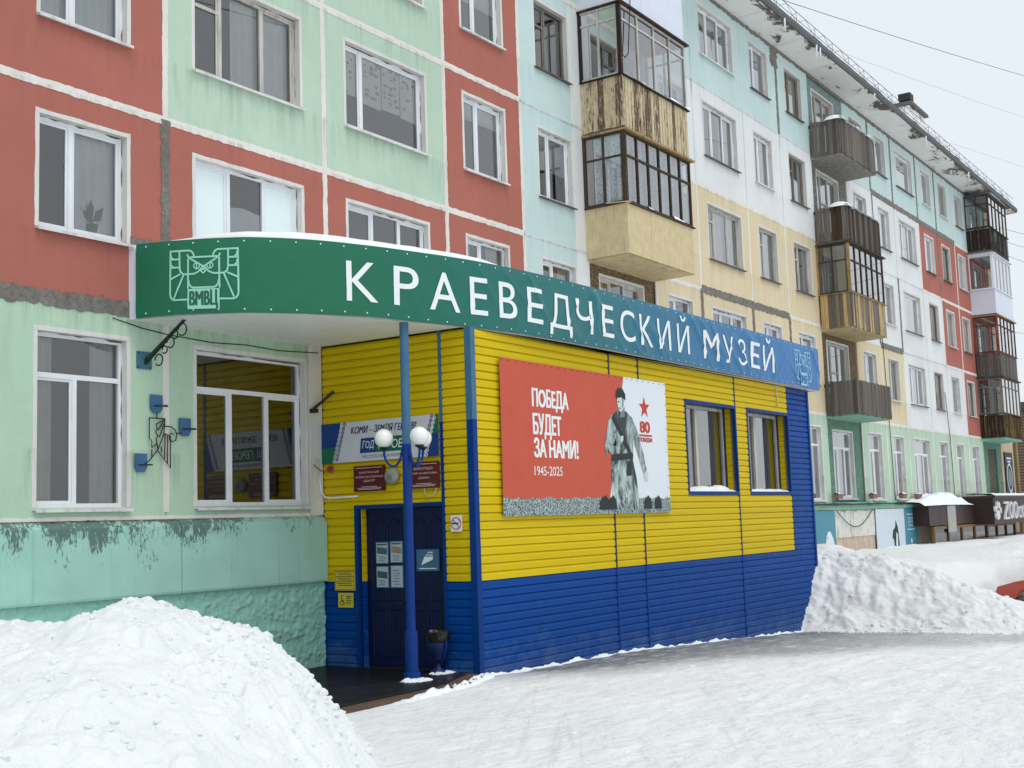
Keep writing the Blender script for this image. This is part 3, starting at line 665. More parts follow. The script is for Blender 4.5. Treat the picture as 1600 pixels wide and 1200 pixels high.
ch = MB().box(51.6, 53.8, 1.0, 2.4, 16.4, 18.9).build('chimney', 'soffit_concrete', B)
MB().box(51.45, 53.95, .85, 2.55, 18.92, 19.04).build('chimney_cap', 'gutter_dark', ch)
MB().box(51.45, 51.95, .9, 1.4, 19.1, 19.4).build('chimney_cowl', 'black_iron', ch)
# icicles under the gutter
for x in (32.3, 34.8, 35.1, 40.2, 46.2, 52.4):
    h = rnd.uniform(.25, .5); ic = MB().lathe([(.03, 0), (.02, -h * .5), (.004, -h)], (x, -.99, 15.83), 6).build('icicle', 'snow', B, smooth=True)
# ------------------------------------------------------------------ balconies
PANE = {}
def rail_snow(x0, x1, y, z, w=.09, h=.06):
    m = MB(); nn = max(6, int((x1 - x0) / .08))
    m.grid(lambda u, v: (u, y - w / 2 + w * v, z + max(0.002, h * math.sin(math.pi * v)) * max(.05, .55 + .9 * fbm(u * 1.8, y * 3, z, 3))), [lerp(x0, x1, i / nn) for i in range(nn + 1)], [0, .25, .5, .75, 1])
    return m
def balcony(x0, x1, z, par, pmat, rail='frame_brown', slab='slab_concrete', glaze=None, ph=1.0, dep=1.0, drop=.1, snow=0.0):
    yb = -dep
    o = MB().hexa([(x0 + .03, yb + .03, z - .13), (x1 - .03, yb + .03, z - .13), (x0 + .03, .08, z - .16), (x1 - .03, .08, z - .16), (x0 + .03, yb + .03, z - .01), (x1 - .03, yb + .03, z - .01), (x0 + .03, .08, z - .01), (x1 - .03, .08, z - .01)]).build('balcony', slab, B)
    zb, zt = z - drop, z + ph
    if par == 'planks':
        pw = .118
        def plank(kind, t):
            w = pw * rnd.uniform(.86, .98); a = zb + rnd.uniform(-.03, .02); b = zt + rnd.uniform(-.012, .02); tk = rnd.uniform(.016, .024); ln = rnd.uniform(-.006, .006)
            if kind == 'f': p = [(t, yb - tk, a), (t + w, yb - tk, a), (t, yb, a), (t + w, yb, a), (t + ln, yb - tk, b), (t + w + ln, yb - tk, b), (t + ln, yb, b), (t + w + ln, yb, b)]
            else:
                X = x0 if kind == 'l' else x1; s = -1 if kind == 'l' else 1
                lo, hi = sorted((X, X + s * tk))
                p = [(lo, t, a), (hi, t, a), (lo, t + w, a), (hi, t + w, a), (lo, t, b), (hi, t, b), (lo, t + w, b), (hi, t + w, b)]
            MB().hexa(p).build('plank', pmat if not (isinstance(pmat, tuple)) else rnd.choice(pmat), o)
        for i in range(int((x1 - x0) / pw)): plank('f', x0 + i * pw)
        for i in range(int((dep - .03) / pw)): plank('l', yb + .01 + i * pw); plank('r', yb + .01 + i * pw)
        MB().box(x0, x1, yb + .002, yb + .05, zt - .15, zt - .06).box(x0 + .002, x0 + .045, yb + .05, 0, zt - .15, zt - .06).box(x1 - .045, x1 - .002, yb + .05, 0, zt - .15, zt - .06).box(x0, x1, yb + .002, yb + .05, zb + .08, zb + .16).build('rail', 'frame_brown', o)
    elif par == 'ribbed':
        def rib(a, b, fn, name='cladding_sheet'):
            cnt = max(2, int(abs(b - a) / .125)); st = (b - a) / cnt
            for i in range(cnt):
                c = a + i * st; prof = [(c, .018), (c + st * .12, .018), (c + st * .2, .004), (c + st * .97, .004), (c + st * .97, -.012), (c, -.012)]
                MB().prism(prof, fn, zb + rnd.uniform(-.01, .01), zt).build(name, pmat, o, recalc=True)
        rib(x0, x1, lambda p, t: (p[0], yb - p[1], t)); rib(yb + .02, 0, lambda p, t: (x0 - p[1], p[0], t)); rib(yb + .02, 0, lambda p, t: (x1 + p[1], p[0], t))
        MB().box(x0 - .02, x0 + .03, yb - .025, yb + .03, zb, zt).build('corner_post', pmat, o)
    elif par == 'sheet':
        cnt = 3; st = (x1 - x0) / cnt
        for i in range(cnt): MB().box(x0 + i * st, x0 + (i + 1) * st - .008, yb - .012 - .003 * (i % 2), yb, zb, zt).build('cladding_sheet', pmat, o)
        for X in (x0 - .012, x1): MB().box(X, X + .012, yb + .003, .0, zb, zt).build('cladding_sheet', pmat, o)
        MB().box(x0 - .02, x0 + .05, yb - .022, yb - .0155, zb, zt).box(x0 - .02, x0 - .0125, yb - .0155, yb + .06, zb, zt).build('corner_trim', pmat, o)
    elif par == 'bars':
        for X in (x0 + .02, x1 - .02): MB().box(X - .004, X + .004, yb + .03, 0, zb + .14, zt - .04).build('cladding_sheet', 'rust_dark', o)
        MB().box(x0 + .04, x1 - .04, yb + .02, yb + .03, zb + .14, zt - .04).build('cladding_sheet', pmat, o)
        nb = int((x1 - x0) / .16)
        for i in range(nb + 1): X = lerp(x0, x1 - .02, i / nb); MB().box(X, X + .02, yb - .01, yb + .012, zb + .1, zt - .02).build('bar', pmat, o)
        for i in range(6):
            Y = lerp(yb, -.05, i / 6)
            MB().box(x0 - .012, x0 + .01, Y, Y + .02, zb + .1, zt - .02).build('bar', 'bars_ochre' if pmat == 'bars_ochre' else 'bars_green', o)
        MB().box(x0 - .01, x1 + .01, yb - .02, yb + .02, zb + .06, zb + .1).box(x0 - .02, x0 + .02, yb + .02, 0, zb + .06, zb + .1).build('rail', 'frame_brown', o)
    # hand rail / cover board
    MB().box(x0 - .05, x1 + .05, yb - .06, yb + .06, zt + .004, zt + .03).box(x0 - .05, x0 + .05, yb + .06, 0, zt + .004, zt + .03).box(x1 - .05, x1 + .05, yb + .06, 0, zt + .004, zt + .03).build('rail', rail, o) if glaze or par in ('sheet', 'bars', 'ribbed') else None
    if snow: 
        rail_snow(x0, x1, yb - .01, zt + .012, .14, .11 * snow).build('snow_cap', 'snow', o, smooth=True)
        m = MB().grid(lambda u, v: (x0 + .25 + .35 * u, yb + .25 + .35 * v, zt - .03 + .2 * max(0, 1 - u * u - v * v) ** .5), [-1 + i / 5 for i in range(11)], [-1 + i / 5 for i in range(11)]); m.build('snow_cap', 'snow', o, smooth=True)
    if glaze:
        fm, nf, ns, tf, ztop = glaze['mat'], glaze['front'], glaze['side'], glaze['transom'], z + glaze.get('top', 2.55)
        gm = glaze.get('glass', 'glass_clear'); zg = zt + .034; f = .022; fr = MB(); yi, ye = yb - .02, yb + .035
        cells = []
        for i in range(nf + 1):
            X = lerp(x0 + .03, x1 - .03, i / nf); fr.box(X - f, X + f, yi, ye, zg, ztop)
            if i < nf:
                X2 = lerp(x0 + .03, x1 - .03, (i + 1) / nf); zt_ = lerp(zg, ztop, tf)
                fr.box(X + f, X2 - f, yi + .004, ye - .003, zg, zg + .045).box(X + f, X2 - f, yi + .004, ye - .003, ztop - .045, ztop).box(X + f, X2 - f, yi + .004, ye - .003, zt_ - .022, zt_ + .022)
                cells += [('f', X + f, X2 - f, zg + .045, zt_ - .022), ('f', X + f, X2 - f, zt_ + .022, ztop - .045)]
        for sd_, X in (('l', x0), ('r', x1)):
            xa, xb = (x0 - .02, x0 + .03) if sd_ == 'l' else (x1 - .03, x1 + .02)
            for i in range(ns + 1):
                Y = lerp(ye + .024, -.03, i / ns); fr.box(xa + .003, xb - .003, Y - f, Y + f, zg, ztop)
                if i < ns:
                    Y2 = lerp(ye + .024, -.03, (i + 1) / ns); zt_ = lerp(zg, ztop, tf)
                    for (p, q) in [(zg, zg + .045), (ztop - .045, ztop), (zt_ - .02, zt_ + .02)]: fr.box(xa + .006, xb - .006, Y + f, Y2 - f, p, q)
                    cells += [(sd_, Y + f, Y2 - f, zg + .045, zt_ - .02), (sd_, Y + f, Y2 - f, zt_ + .02, ztop - .045)]
        fr.build('glazing_frame', fm, o)
        for kd, a, b, c, d in cells:
            if kd == 'f': m = MB().quad((a, yb + .008, c), (b, yb + .008, c), (b, yb + .008, d), (a, yb + .008, d))
            else: X = x0 + .005 if kd == 'l' else x1 - .005; m = MB().quad((X, a, c), (X, b, c), (X, b, d), (X, a, d))
            m.build('pane', gm, o)
        if glaze.get('post'): [MB().box(x0 - .03, x0 + .045, p, q, zg, ztop).build('corner_post', glaze['post'], o) for p, q in ((yb - .035, yb + .05), (-.06, 0.0))]
        if glaze.get('roof'): MB().box(x0 - .06, x1 + .1, yb - .1, 0.0, ztop + .004, ztop + .045).build('cover_board', glaze['roof'], o)
        if glaze.get('curtain'):
            m = MB(); z0_, z1_ = zg + .01, ztop - .05
            us = [x0 + .12 + i * .045 for i in range(int((x1 - x0 - .24) / .045))]
            m.grid(lambda u, v: (u, yb + .12 + .022 * math.sin(u * 31 + 1.2 * math.sin(u * 3)), lerp(z0_, z1_, v)), us, [0, .5, 1])
            m.build('curtain', glaze['curtain'], o, smooth=True)
            m = MB(); us = [yb + .16 + i * .04 for i in range(int((dep - .3) / .04))]
            m.grid(lambda u, v: (x0 + .11 + .02 * math.sin(u * 33), u, lerp(z0_, z1_, v)), us, [0, .5, 1]); m.build('curtain', glaze['curtain'], o, smooth=True)
    return o
n = N('lace_net'); n.n.remove(n.b)
out = [x for x in n.n if x.type == 'OUTPUT_MATERIAL'][0]
df = n.n.new('ShaderNodeBsdfDiffuse'); df.inputs[0].default_value = (*lin((232, 236, 242)), 1); tr_ = n.n.new('ShaderNodeBsdfTransparent'); mx = n.n.new('ShaderNodeMixShader')
n.l.new(n.ramp(n.noise(1, 24, 3, .6, 1.0), .4, .56, .55, 1.0), mx.inputs[0]); n.l.new(tr_.outputs[0], mx.inputs[1]); n.l.new(df.outputs[0], mx.inputs[2]); n.l.new(mx.outputs[0], out.inputs[0])

balcony(22.5, 25.62, 13.14, 'sheet', 'white_sheet', rail='white_sheet', ph=1.1, drop=.12)
balcony(22.5, 25.62, 10.40, 'ribbed', 'rust_yellow', rail='rust_dark', ph=.98, drop=.12, glaze=dict(mat='wood_white', front=4, side=2, transom=.80, top=2.55, post='rust_dark', roof='rust_dark'))
balcony(22.5, 25.62, 7.68, 'sheet', 'sheet_beige', rail='frame_brown', ph=.94, drop=.12, slab='slab_sand', glaze=dict(mat='frame_brown', front=6, side=2, transom=.66, top=2.5, post='frame_brown', roof='frame_tan', curtain='lace_net'))
MB().hexa([(22.42, -1.16, 8.61), (22.5, -1.10, 8.61), (22.42, -.55, 8.66), (22.52, -.55, 8.68), (22.42, -1.16, 8.63), (22.5, -1.10, 8.64), (22.42, -.55, 8.68), (22.52, -.55, 8.70)]).build('flashing', 'sheet_beige', B)
for z, x in ((8.66, 23.4), (8.66, 24.6), (11.42, 23.0), (11.42, 24.7), (11.42, 25.2)):
    rail_snow(x, x + .5, -1.02, z, .1, .08).build('snow_cap', 'snow', B, smooth=True)
balcony(36.45, 39.75, 13.06, 'planks', 'plank_grey', ph=.98, snow=1.0)
balcony(36.45, 39.75, 10.36, 'planks', ('plank_brown', 'plank_brown', 'plank_grey'), ph=.96, snow=.5)
balcony(36.45, 39.75, 7.70, 'planks', ('plank_tan', 'plank_grey', 'plank_tan'), rail='frame_tan', slab='slab_sand', ph=.92, glaze=dict(mat='frame_brown', front=6, side=2, transom=.66, top=2.45, post='frame_tan', roof='frame_brown', glass='glass_dusty', curtain='curtain_grey'))
balcony(36.45, 39.75, 5.06, 'planks', 'plank_grey', slab='slab_mint', ph=.92)
balcony(55.4, 58.7, 13.1, 'bars', 'bars_green', ph=.95, glaze=dict(mat='frame_brown', front=5, side=2, transom=.72, top=2.4, roof='gutter_dark'))
balcony(55.4, 58.7, 10.4, 'sheet', 'white_sheet', rail='white_sheet', ph=.95, glaze=dict(mat='pvc_white', front=5, side=1, transom=.95, top=2.5, roof='white_sheet'))
balcony(55.4, 58.7, 7.7, 'planks', 'plank_grey', ph=.9, rail='frame_red', glaze=dict(mat='frame_brown', front=5, side=1, transom=.75, top=2.5, post='frame_red', roof='frame_tan'))
balcony(55.4, 58.7, 5.02, 'bars', 'bars_ochre', ph=.95, slab='slab_mint', glaze=dict(mat='wood_grey', front=5, side=2, transom=.75, top=2.5, roof='frame_brown', glass='glass_dusty'))
rail_snow(55.4, 58.6, -.98, 15.55, .25, .12).build('snow_cap', 'snow', B, smooth=True)
# ------------------------------------------------------------------ museum annex
def siding_mat(name, rgb, rough):
    n = N(name); c = lin(rgb); r = n.objrand()
    col = n.mix(r, k(c, .95), k(c, 1.05))
    col = n.mix(n.math('MULTIPLY', n.ramp(n.noise((1.2, 1.2, 14), 1, 4, .6), .5, .75), .22), col, k(c, .72))
    col = n.mix(n.math('MULTIPLY', n.ramp(n.noise((14, 14, 1.0), 1, 5, .65), .6, .78), .18), col, lin((120, 104, 40) if rgb[0] > 100 else (40, 84, 138)))
    sp = n.noise(1, 26, 3, .6); col = n.mix(n.math('MULTIPLY', n.ramp(sp, .7, .76), .3), col, k(c, .5))
    spl = n.math('SUBTRACT', n.ramp(n.noise((3, 3, 5), 1, 6, .75), .3, .75, 0, .9), n.math('ADD', n.sep(2), n.ramp(n.sep(0), 14, 26, 0, .42)))   # salt and slush splashed up from the ground
    col = n.mix(n.math('MULTIPLY', n.ramp(spl, -.05, .45), .35), col, lin((96, 116, 142)))
    n.color(col); n.rough(n.ramp(n.noise(1, 6, 4, .6), .3, .7, rough - .06, rough + .1)); n.spec(.10); n.bump(n.noise((1.5, 1.5, 4), 1, 4, .6), .35, .02)
    return n.m
siding_mat('siding_yellow', (212, 184, 16), .45); siding_mat('siding_blue', (2, 66, 142), .42)
plain('trim_blue', (4, 54, 122), .45, .1, .12, dirt=.12, dirtc=(60, 80, 110)); plain('trim_blue_faded', (58, 104, 138), .5, .12, .4, dirt=.25, dirtc=(90, 110, 120)); plain('trim_navy', (26, 42, 74), .45, .15, .4)
plain('door_blue', (6, 14, 62), .42, .12, .3); plain('soffit_pvc', (240, 240, 238), .4, .03, .4, dirt=.1, dirtc=(140, 140, 136)); plain('membrane', (120, 120, 118), .7)
A = thing('museum_annex', (14.19, -2.84, 0), 'single storey annex clad in yellow and blue siding with a rounded canopy', 'building')
X0, X1, YF, CO, ZY = 14.19, 27.33, -2.84, .1185, 1.30
def board_mesh(L, prof_h=CO):
    return L
BM = {}
def board(axis, a, b, z, mat, parent, h=CO, dep=.024, plane=None):
    """one siding course from a to b; axis 'x' on the front, 'y' on the porch wall"""
    L = round(b - a, 3); key = (axis, L, h, mat)
    if key not in BM:
        prof = [(-.012, 0), (dep, 0), (dep, .012), (dep + .001, h * .64), (.001, h - .004), (-.012, h - .003)]
        if axis == 'x': m = MB().prism(prof, lambda p, t: (t, -p[0], p[1]), 0, L)
        elif axis == 'y': m = MB().prism(prof, lambda p, t: (-p[0], t, p[1]), 0, L)
        BM[key] = m.mesh('siding_board', mat=mat, recalc=True)
    loc = (a, plane if plane is not None else YF + .022, z) if axis == 'x' else (plane if plane is not None else X0 + .022, a, z)
    return inst('siding_board', BM[key], loc, parent)
ROWS = [ZY + i * CO for i in range(-16, 30)]
w_z0, w_z1 = ZY + 10.5 * CO, ZY + 24.6 * CO
WIN = [(21.0, 23.22, w_z0, w_z1), (23.85, 26.03, w_z0, w_z1)]
fw = MB()
for (a, b, c, d) in [(X0 + .05, 21.0, -.8, 4.84), (21.0, 26.03, -.8, w_z0), (21.0, 26.03, w_z1, 4.84), (23.22, 23.85, w_z0, w_z1), (26.03, X1 - .05, -.8, 4.84)]: fw.box(a, b, YF + .028, YF + .1, c, d)
FW = fw.build('front_wall', 'membrane', A)
SEG = [(14.25, 18.125), (18.165, 19.155), (19.195, 23.225), (23.265, 26.05)]
for z in ROWS:
    yel = z > ZY - .01; segs = list(SEG)
    if not yel: segs[3] = (23.265, 27.27)
    for s in segs:
        parts = [s]
        for (a, b, c, d) in WIN:
            if c < z + CO * .5 < d:
                nx = []
                for (p, q) in parts:
                    if b <= p or a >= q: nx.append((p, q)); continue
                    if p < a - .05: nx.append((p, a))
                    if q > b + .05: nx.append((b, q))
                parts = nx
        for p, q in parts: board('x', p, q, z, 'siding_yellow' if yel else 'siding_blue', FW)
    if yel: board('x', 26.09, 27.27, z, 'siding_blue', FW)
# right side wall of the annex
MB().box(X1 - .06, X1 - .03, YF + .1, -.02, -.8, 4.84).build('side_wall', 'siding_blue', A)
# porch wall with the door opening
pw = MB()
for (a, b, c, d) in [(-2.74, -2.30, -.3, 4.84), (-2.30, -.01, 2.42, 4.84), (-.66, -.01, -.3, 2.42)]: pw.box(X0 + .028, X0 + .1, a, b, c, d)
PW = pw.build('porch_wall', 'membrane', A)
for z in ROWS:
    if z < -.2: continue
    mt = 'siding_yellow' if z > ZY - .01 else 'siding_blue'
    board('y', -2.78, -2.325, z, mt, PW)
    if z + CO * .5 > 2.42: board('y', -2.275, -.035, z, mt, PW)
    else: board('y', -.63, -.035, z, mt, PW)
jm = MB(); jb = MB()
for z in ROWS:
    if -.2 < z < 2.3: (jm if z > ZY - .01 else jb).prism([(0, 0), (.012, 0), (.012, CO * .7), (0, CO - .003)], lambda p, t: (t, -.735 - p[0], z + p[1]), X0 + .03, X0 + .2)
jm.build('door_jamb', 'siding_yellow', A, recalc=True); jb.build('door_jamb', 'siding_blue', A, recalc=True)
# trims
def trim(x0, x1, y0, y1, z0, z1, mat='trim_blue', name='trim'): return MB().box(x0, x1, y0, y1, z0, z1).build(name, mat, A)
for x in (18.145, 19.175, 23.245):
    for z0, z1, mt in ((-.6, ZY, 'trim_blue'), (ZY, 4.84, 'trim_navy')):
        if x > 23:
            trim(x - .02, x + .02, YF - .012, YF + .02, z0, min(z1, w_z0 - .05), mt)
            if z1 > 4: trim(x - .02, x + .02, YF - .012, YF + .02, w_z1 + .06, z1, mt)
        else: trim(x - .02, x + .02, YF - .012, YF + .02, z0, z1, mt)
for z0, z1, mt in ((-.3, 1.85, 'trim_blue'), (1.852, 3.55, 'trim_blue'), (3.552, 4.86, 'trim_blue_faded')):
    e = 0 if mt == 'trim_blue' and z0 > 0 else .002
    MB().box(X0 - .022 - e, X0 + .085, YF - .022 - e, YF + .02, z0, z1).box(X0 - .022 - e, X0 + .02, YF + .02, YF + .085, z0, z1).build('corner_trim', mt, A)
    trim(X0 - .012 - e, X0 + .03, -2.325, -2.275, z0, z1, mt)
MB().box(X1 - .07, X1 + .02, YF - .02, YF + .02, -.8, 4.84).box(X1 - .02, X1 + .02, YF + .02, YF + .12, -.8, 4.84).build('corner_trim', 'trim_blue', A)
trim(X0 - .012, X0 + .03, -.035, .0, 1.86, 4.84, 'trim_navy'); trim(X0 - .012, X0 + .03, -.05, -.02, -.2, 1.858, 'trim_blue')
trim(26.05, 26.09, YF - .011, YF + .02, ZY, 4.84, 'trim_blue')
# door frame and two panelled leaves
MB().box(X0 - .02, X0 + .2, -.70, -.64, -.2, 2.365).box(X0 - .02, X0 + .2, -2.272, -.64, 2.367, 2.42).build('door_frame', 'trim_blue', A)
MB().box(X0 + .21, X0 + .24, -2.3, -.6, -.2, 2.45).build('door_back', 'interior_dark', A)
for (ya, yb) in ((-1.515, -.75), (-2.285, -1.525)):
    D = MB().box(X0 + .13, X0 + .18, ya, yb, .06, 2.36).build('door', 'door_blue', A)
    w = yb - ya
    def mould(pts, r=.012):
        P_ = [(X0 + .128, lerp(yb, ya, a), z) for a, z in pts]; MB().tube(P_ + [P_[0]], r, 6).build('moulding', 'door_blue', D)
    for q0, q1 in ((.14, .46), (.54, .86)):
        arch = [(q0, 1.75), (q1, 1.75), (q1, 2.1)] + [(lerp(q1, q0, i / 6), 2.1 + .10 * math.sin(math.pi * i / 6)) for i in range(1, 6)] + [(q0, 2.1)]
        mould(arch); mould([(q0, 1.02), (q1, 1.02), (q1, 1.62), (q0, 1.62)]); mould([(q0, .22), (q1, .22), (q1, .88), (q0, .88)])
        mould([(q0 + .1, .3), (q1 - .1, .3), (q1 - .1, .8), (q0 + .1, .8)], .008)
    MB().tube([(X0 + .12, yb - (w - .06 if yb > -1 else .06), .98), (X0 + .07, yb - (w - .06 if yb > -1 else .06), .98), (X0 + .07, yb - (w - .16 if yb > -1 else .16), .98)], .011, 8).build('handle', 'black_iron', D)
# windows of the annex, set deep behind the siding
for (a, b, c, d) in WIN:
    yi = YF + .25
    for (p, q, r, s) in [(a - .045, b + .045, d - .01, d + .055), (a - .045, b + .045, c - .055, c + .01), (a - .045, a + .006, c + .01, d - .01), (b - .006, b + .045, c + .01, d - .01)]: trim(p, q, YF - .014, YF + .02, r, s, 'trim_blue', 'window_trim')
    z = c
    for rr in ROWS:
        if c <= rr + .05 and rr + CO <= d + .06:
            for X, sg in ((b, 1), (a, -1)):
                prof = [(0, 0), (.01, 0), (.01, CO * .7), (0, CO - .003)]
                MB().prism(prof, lambda p, t: (X - sg * p[0] + sg * .02, t, rr + p[1]), YF + .055, yi).build('reveal_board', 'siding_yellow', A, recalc=True)
    trim(b - .035, b + .02, yi - .03, yi, c, d, 'trim_navy', 'window_trim'); trim(b - .03, b + .02, YF + .022, YF + .05, c, d, 'trim_navy', 'window_trim')
    MB().box(a, b, YF + .03, yi, d - .004, d + .02).build('reveal_top', 'trim_navy', A); MB().box(a, b, YF + .03, yi, c - .03, c).build('reveal_sill', 'sill_metal', A)
    w_ = MB(); f = .06
    w_.box(a, b, yi, yi + .07, c, c + f).box(a, b, yi, yi + .07, d - f, d).box(a, a + f, yi, yi + .07, c + f, d - f).box(b - f, b, yi, yi + .07, c + f, d - f)
    mx_ = lerp(a, b, .42); w_.box(mx_ - .06, mx_ - .004, yi - .012, yi + .07, c + f, d - f).box(mx_ + .004, mx_ + .06, yi - .004, yi + .07, c + f, d - f)
    wo_ = w_.build('window', 'wood_white', A)
    for p, q in ((a + f, mx_ - .06), (mx_ + .06, b - f)): MB().quad((p, yi + .035, c + f), (q, yi + .035, c + f), (q, yi + .035, d - f), (p, yi + .035, d - f)).build('pane', 'glass_clear', wo_)
    cm = MB()
    for p, q, am in ((a + .02, a + .5, .03), (lerp(a, b, .62), b - .03, .035)):
        us = [lerp(p, q, i / 24) for i in range(25)]; cm.grid(lambda u, v: (u, yi + .16 + am * math.sin(u * 40), lerp(c - .2, d + .1, v)), us, [0, 1])
    cm.build('curtain', 'curtain_beige', wo_, smooth=True)
    sn = MB().grid(lambda u, v: (lerp(a + .01, b - .03, u), YF + .02 + v * .23, c + .012 + .02 * v + (.11 if a < 22 else .06) * max(.1, .55 + .8 * fbm(u * 3.5, v * 2, a, 4)) * smooth(v * 2.2)), [i / 40 for i in range(41)], [i / 8 for i in range(9)])
    s_ = sn.build('window_snow', 'snow', smooth=True); tag(s_, 'small snow drift on the sill of the annex window nearest the poster' if a < 22 else 'thin snow on the sill of the annex window nearest the snow bank', 'snow')
MB().box(14.6, 27.2, -.25, -.12, -.5, 4.8).box(20.6, 20.7, -2.4, -.25, -.5, 4.8).box(26.5, 26.6, -2.4, -.25, -.5, 4.8).build('inner_wall', 'interior_dark', A)

# ------------------------------------------------------------------ canopy with curved front
CP = [(10.53, 0.0), (10.66, -0.45), (10.85, -0.89), (11.05, -1.25), (11.28, -1.55), (11.83, -1.97), (12.5, -2.27), (13.27, -2.52), (14.3, -2.78), (15.2, -2.9), (16.1, -2.97), (17.5, -3.0), (22, -3.0), (27.75, -3.0)]
def catmull(P, n_=60):
    P = [Vector(p) for p in P]; P = [2 * P[0] - P[1]] + P + [2 * P[-1] - P[-2]]; o = []
    for i in range(1, len(P) - 2):
        a, b, c, d = P[i - 1:i + 3]
        for j in range(n_):
            t = j / n_; o.append(.5 * (2 * b + (c - a) * t + (2 * a - 5 * b + 4 * c - d) * t * t + (3 * b - 3 * c + d - a) * t ** 3))
    o.append(P[-2]); return o
PATH = catmull(CP); CUM = [0.0]
for a, b in zip(PATH, PATH[1:]): CUM.append(CUM[-1] + (b - a).length)
ULEN = CUM[-1]
import bisect as _bi
def path(u, off=0.0):
    u = max(0, min(ULEN - 1e-6, u)); i = min(len(PATH) - 2, _bi.bisect_right(CUM, u) - 1); t = (u - CUM[i]) / (CUM[i + 1] - CUM[i]); p = PATH[i].lerp(PATH[i + 1], t)
    d = (PATH[min(i + 4, len(PATH) - 1)] - PATH[max(i - 3, 0)]).normalized(); nn = Vector((d.y, -d.x))      # outwards (towards the street)
    return p + nn * off
us = [i * .1 for i in range(int(ULEN / .1) + 1)] + [ULEN]
fas = MB(); fas.grid(lambda u, v: (*path(u, -.03), lerp(4.87, 5.83, v)), us, [0, 1]); fas.grid(lambda u, v: (*path(u, -.05), lerp(4.87, 5.83, v)), us, [0, 1])
fas.grid(lambda u, v: (*path(u, -.03 - .02 * v), 4.87), us, [0, 1]); CN = fas.build('canopy', 'white_sheet', A, recalc=True)
MB().grid(lambda u, v: (*path(u, lerp(-.02, .035, v)), 4.862), us, [0, 1]).build('edge_trim', 'sill_metal', CN)
# soffit as narrow PVC strips across the porch
n_s = 30
def edge_y(x):
    for p, q in zip(PATH, PATH[1:]):
        if p.x <= x <= q.x: return lerp(p.y, q.y, (x - p.x) / max(1e-6, q.x - p.x))
    return 0.0
xs_ = [10.56 + i * .12 for i in range(31)]
for a, b in zip(xs_, xs_[1:]):
    b = min(b, 14.18); ya, yb = edge_y(a) + .03, edge_y(b) + .03
    if ya > -.03: ya = -.03
    MB().poly([(a + .002, -.0, 4.868), (b - .002, -.0, 4.868), (b - .002, yb, 4.868), (a + .002, ya, 4.868)]).poly([(a + .002, 0, 4.868), (a + .002, ya, 4.868), (a + .002, ya, 4.878), (a + .002, 0, 4.878)]).build('soffit_strip', 'soffit_pvc', CN)
MB().poly([(*path(u, -.055), 4.882) for u in us if path(u).x < 14.3] + [(14.3, 0, 4.882), (10.55, 0, 4.882)]).build('soffit_backing', 'membrane', CN)
MB().quad((14.18, YF + .02, 4.868), (27.6, YF + .02, 4.868), (27.6, -2.97, 4.868), (14.18, -2.76, 4.868)).build('soffit_strip', 'soffit_pvc', CN)
MB().poly([(*path(u, -.04), 5.80) for u in us] + [(27.7, 0, 5.80), (10.55, 0, 5.80)]).build('canopy_roof', 'membrane', CN)
MB().box(27.55, 27.6, -2.95, 0, 4.85, 5.8).build('canopy_end', 'white_sheet', CN)
sc = MB().grid(lambda u, v: (*(Vector((path(u).x, 0)).lerp(path(u, -.03 + .015 * fbm(u * 2, 1, 3)), 1 - v)), 5.80 + (.06 + .10 * smooth((u - 0.3) / 1.5) * (1 - smooth((u - 5.2) / 1.2)) + .03 * fbm(u * .9, v * 3, 8, 3)) * smooth(v * 16 + .25)), [i * .1 for i in range(186)], [0, .01, .02, .04, .07, .12, .25, .5, .8, 1])
cs = sc.build('canopy_snow', 'snow', smooth=True); tag(cs, 'snow cover on the canopy roof above the green banner', 'snow', kind='stuff')

# ------------------------------------------------------------------ long banner on the canopy
def wrinkle(u, v):
    a = noise.noise(Vector((u * 1.6 + v * 1.5, v * .5 - u * .15, 1.7))); b = noise.noise(Vector((u * 2.1 - v * 1.9, v * .9 + u * .2, 6.1)))
    c = noise.noise(Vector((u * .6, v * 1.4, 3.0)))
    cal = .45 + .55 * smooth((u - 5.2) / 1.5)
    mk = smooth(.5 + 1.6 * noise.noise(Vector((u * .55, v * .8, 21)))); mk2 = smooth(.2 + 1.8 * noise.noise(Vector((u * .7, v * .9, 31))))
    rg = mk * (1 - abs(a)) ** 9 + .7 * mk2 * (1 - abs(b)) ** 10
    return .012 + cal * (.034 * rg + .02 * c) + .004 * noise.noise(Vector((u * 6, v * 5, 2)))
U0, V0, V1 = .144, 4.872, 5.855
def bpt(u, z, off=0.0):
    v = (z - V0) / (V1 - V0); edge = min(1, 6 * min(v, 1 - v) + .25) if 0 < v < 1 else .25
    sag = .012 * math.sin(u * 2.3) * (1 - v) + .03 * smooth((u - 14) / 4) * (v - .5) * -1
    p = path(u, wrinkle(u, z) * edge + off); return (p.x, p.y, z + sag)
n = N('banner_print'); x_ = n.sep(0)
f1 = n.ramp(x_, 12.5, 19.5); f2 = n.ramp(x_, 18.0, 26.0)
col = n.mix(f1, lin((26, 106, 78)), lin((28, 106, 126))); col = n.mix(f2, col, lin((42, 110, 172)))
n.color(col); n.rough(.36); n.spec(.35); n.bump(n.noise((2, 2, 3), 3, 4, .6), .12, .01)
bn = thing('banner', (10.6, 0, 4.87), 'long green to blue banner lettered КРАЕВЕДЧЕСКИЙ МУЗЕЙ wrapped around the canopy', 'banner')
nu = int((ULEN - U0) / .03); nv = 30
MB().grid(lambda u, z: bpt(u, z), [lerp(U0, ULEN, i / nu) for i in range(nu + 1)], [lerp(V0, V1, j / nv) for j in range(nv + 1)]).build('banner_sheet', 'banner_print', bn, smooth=True)
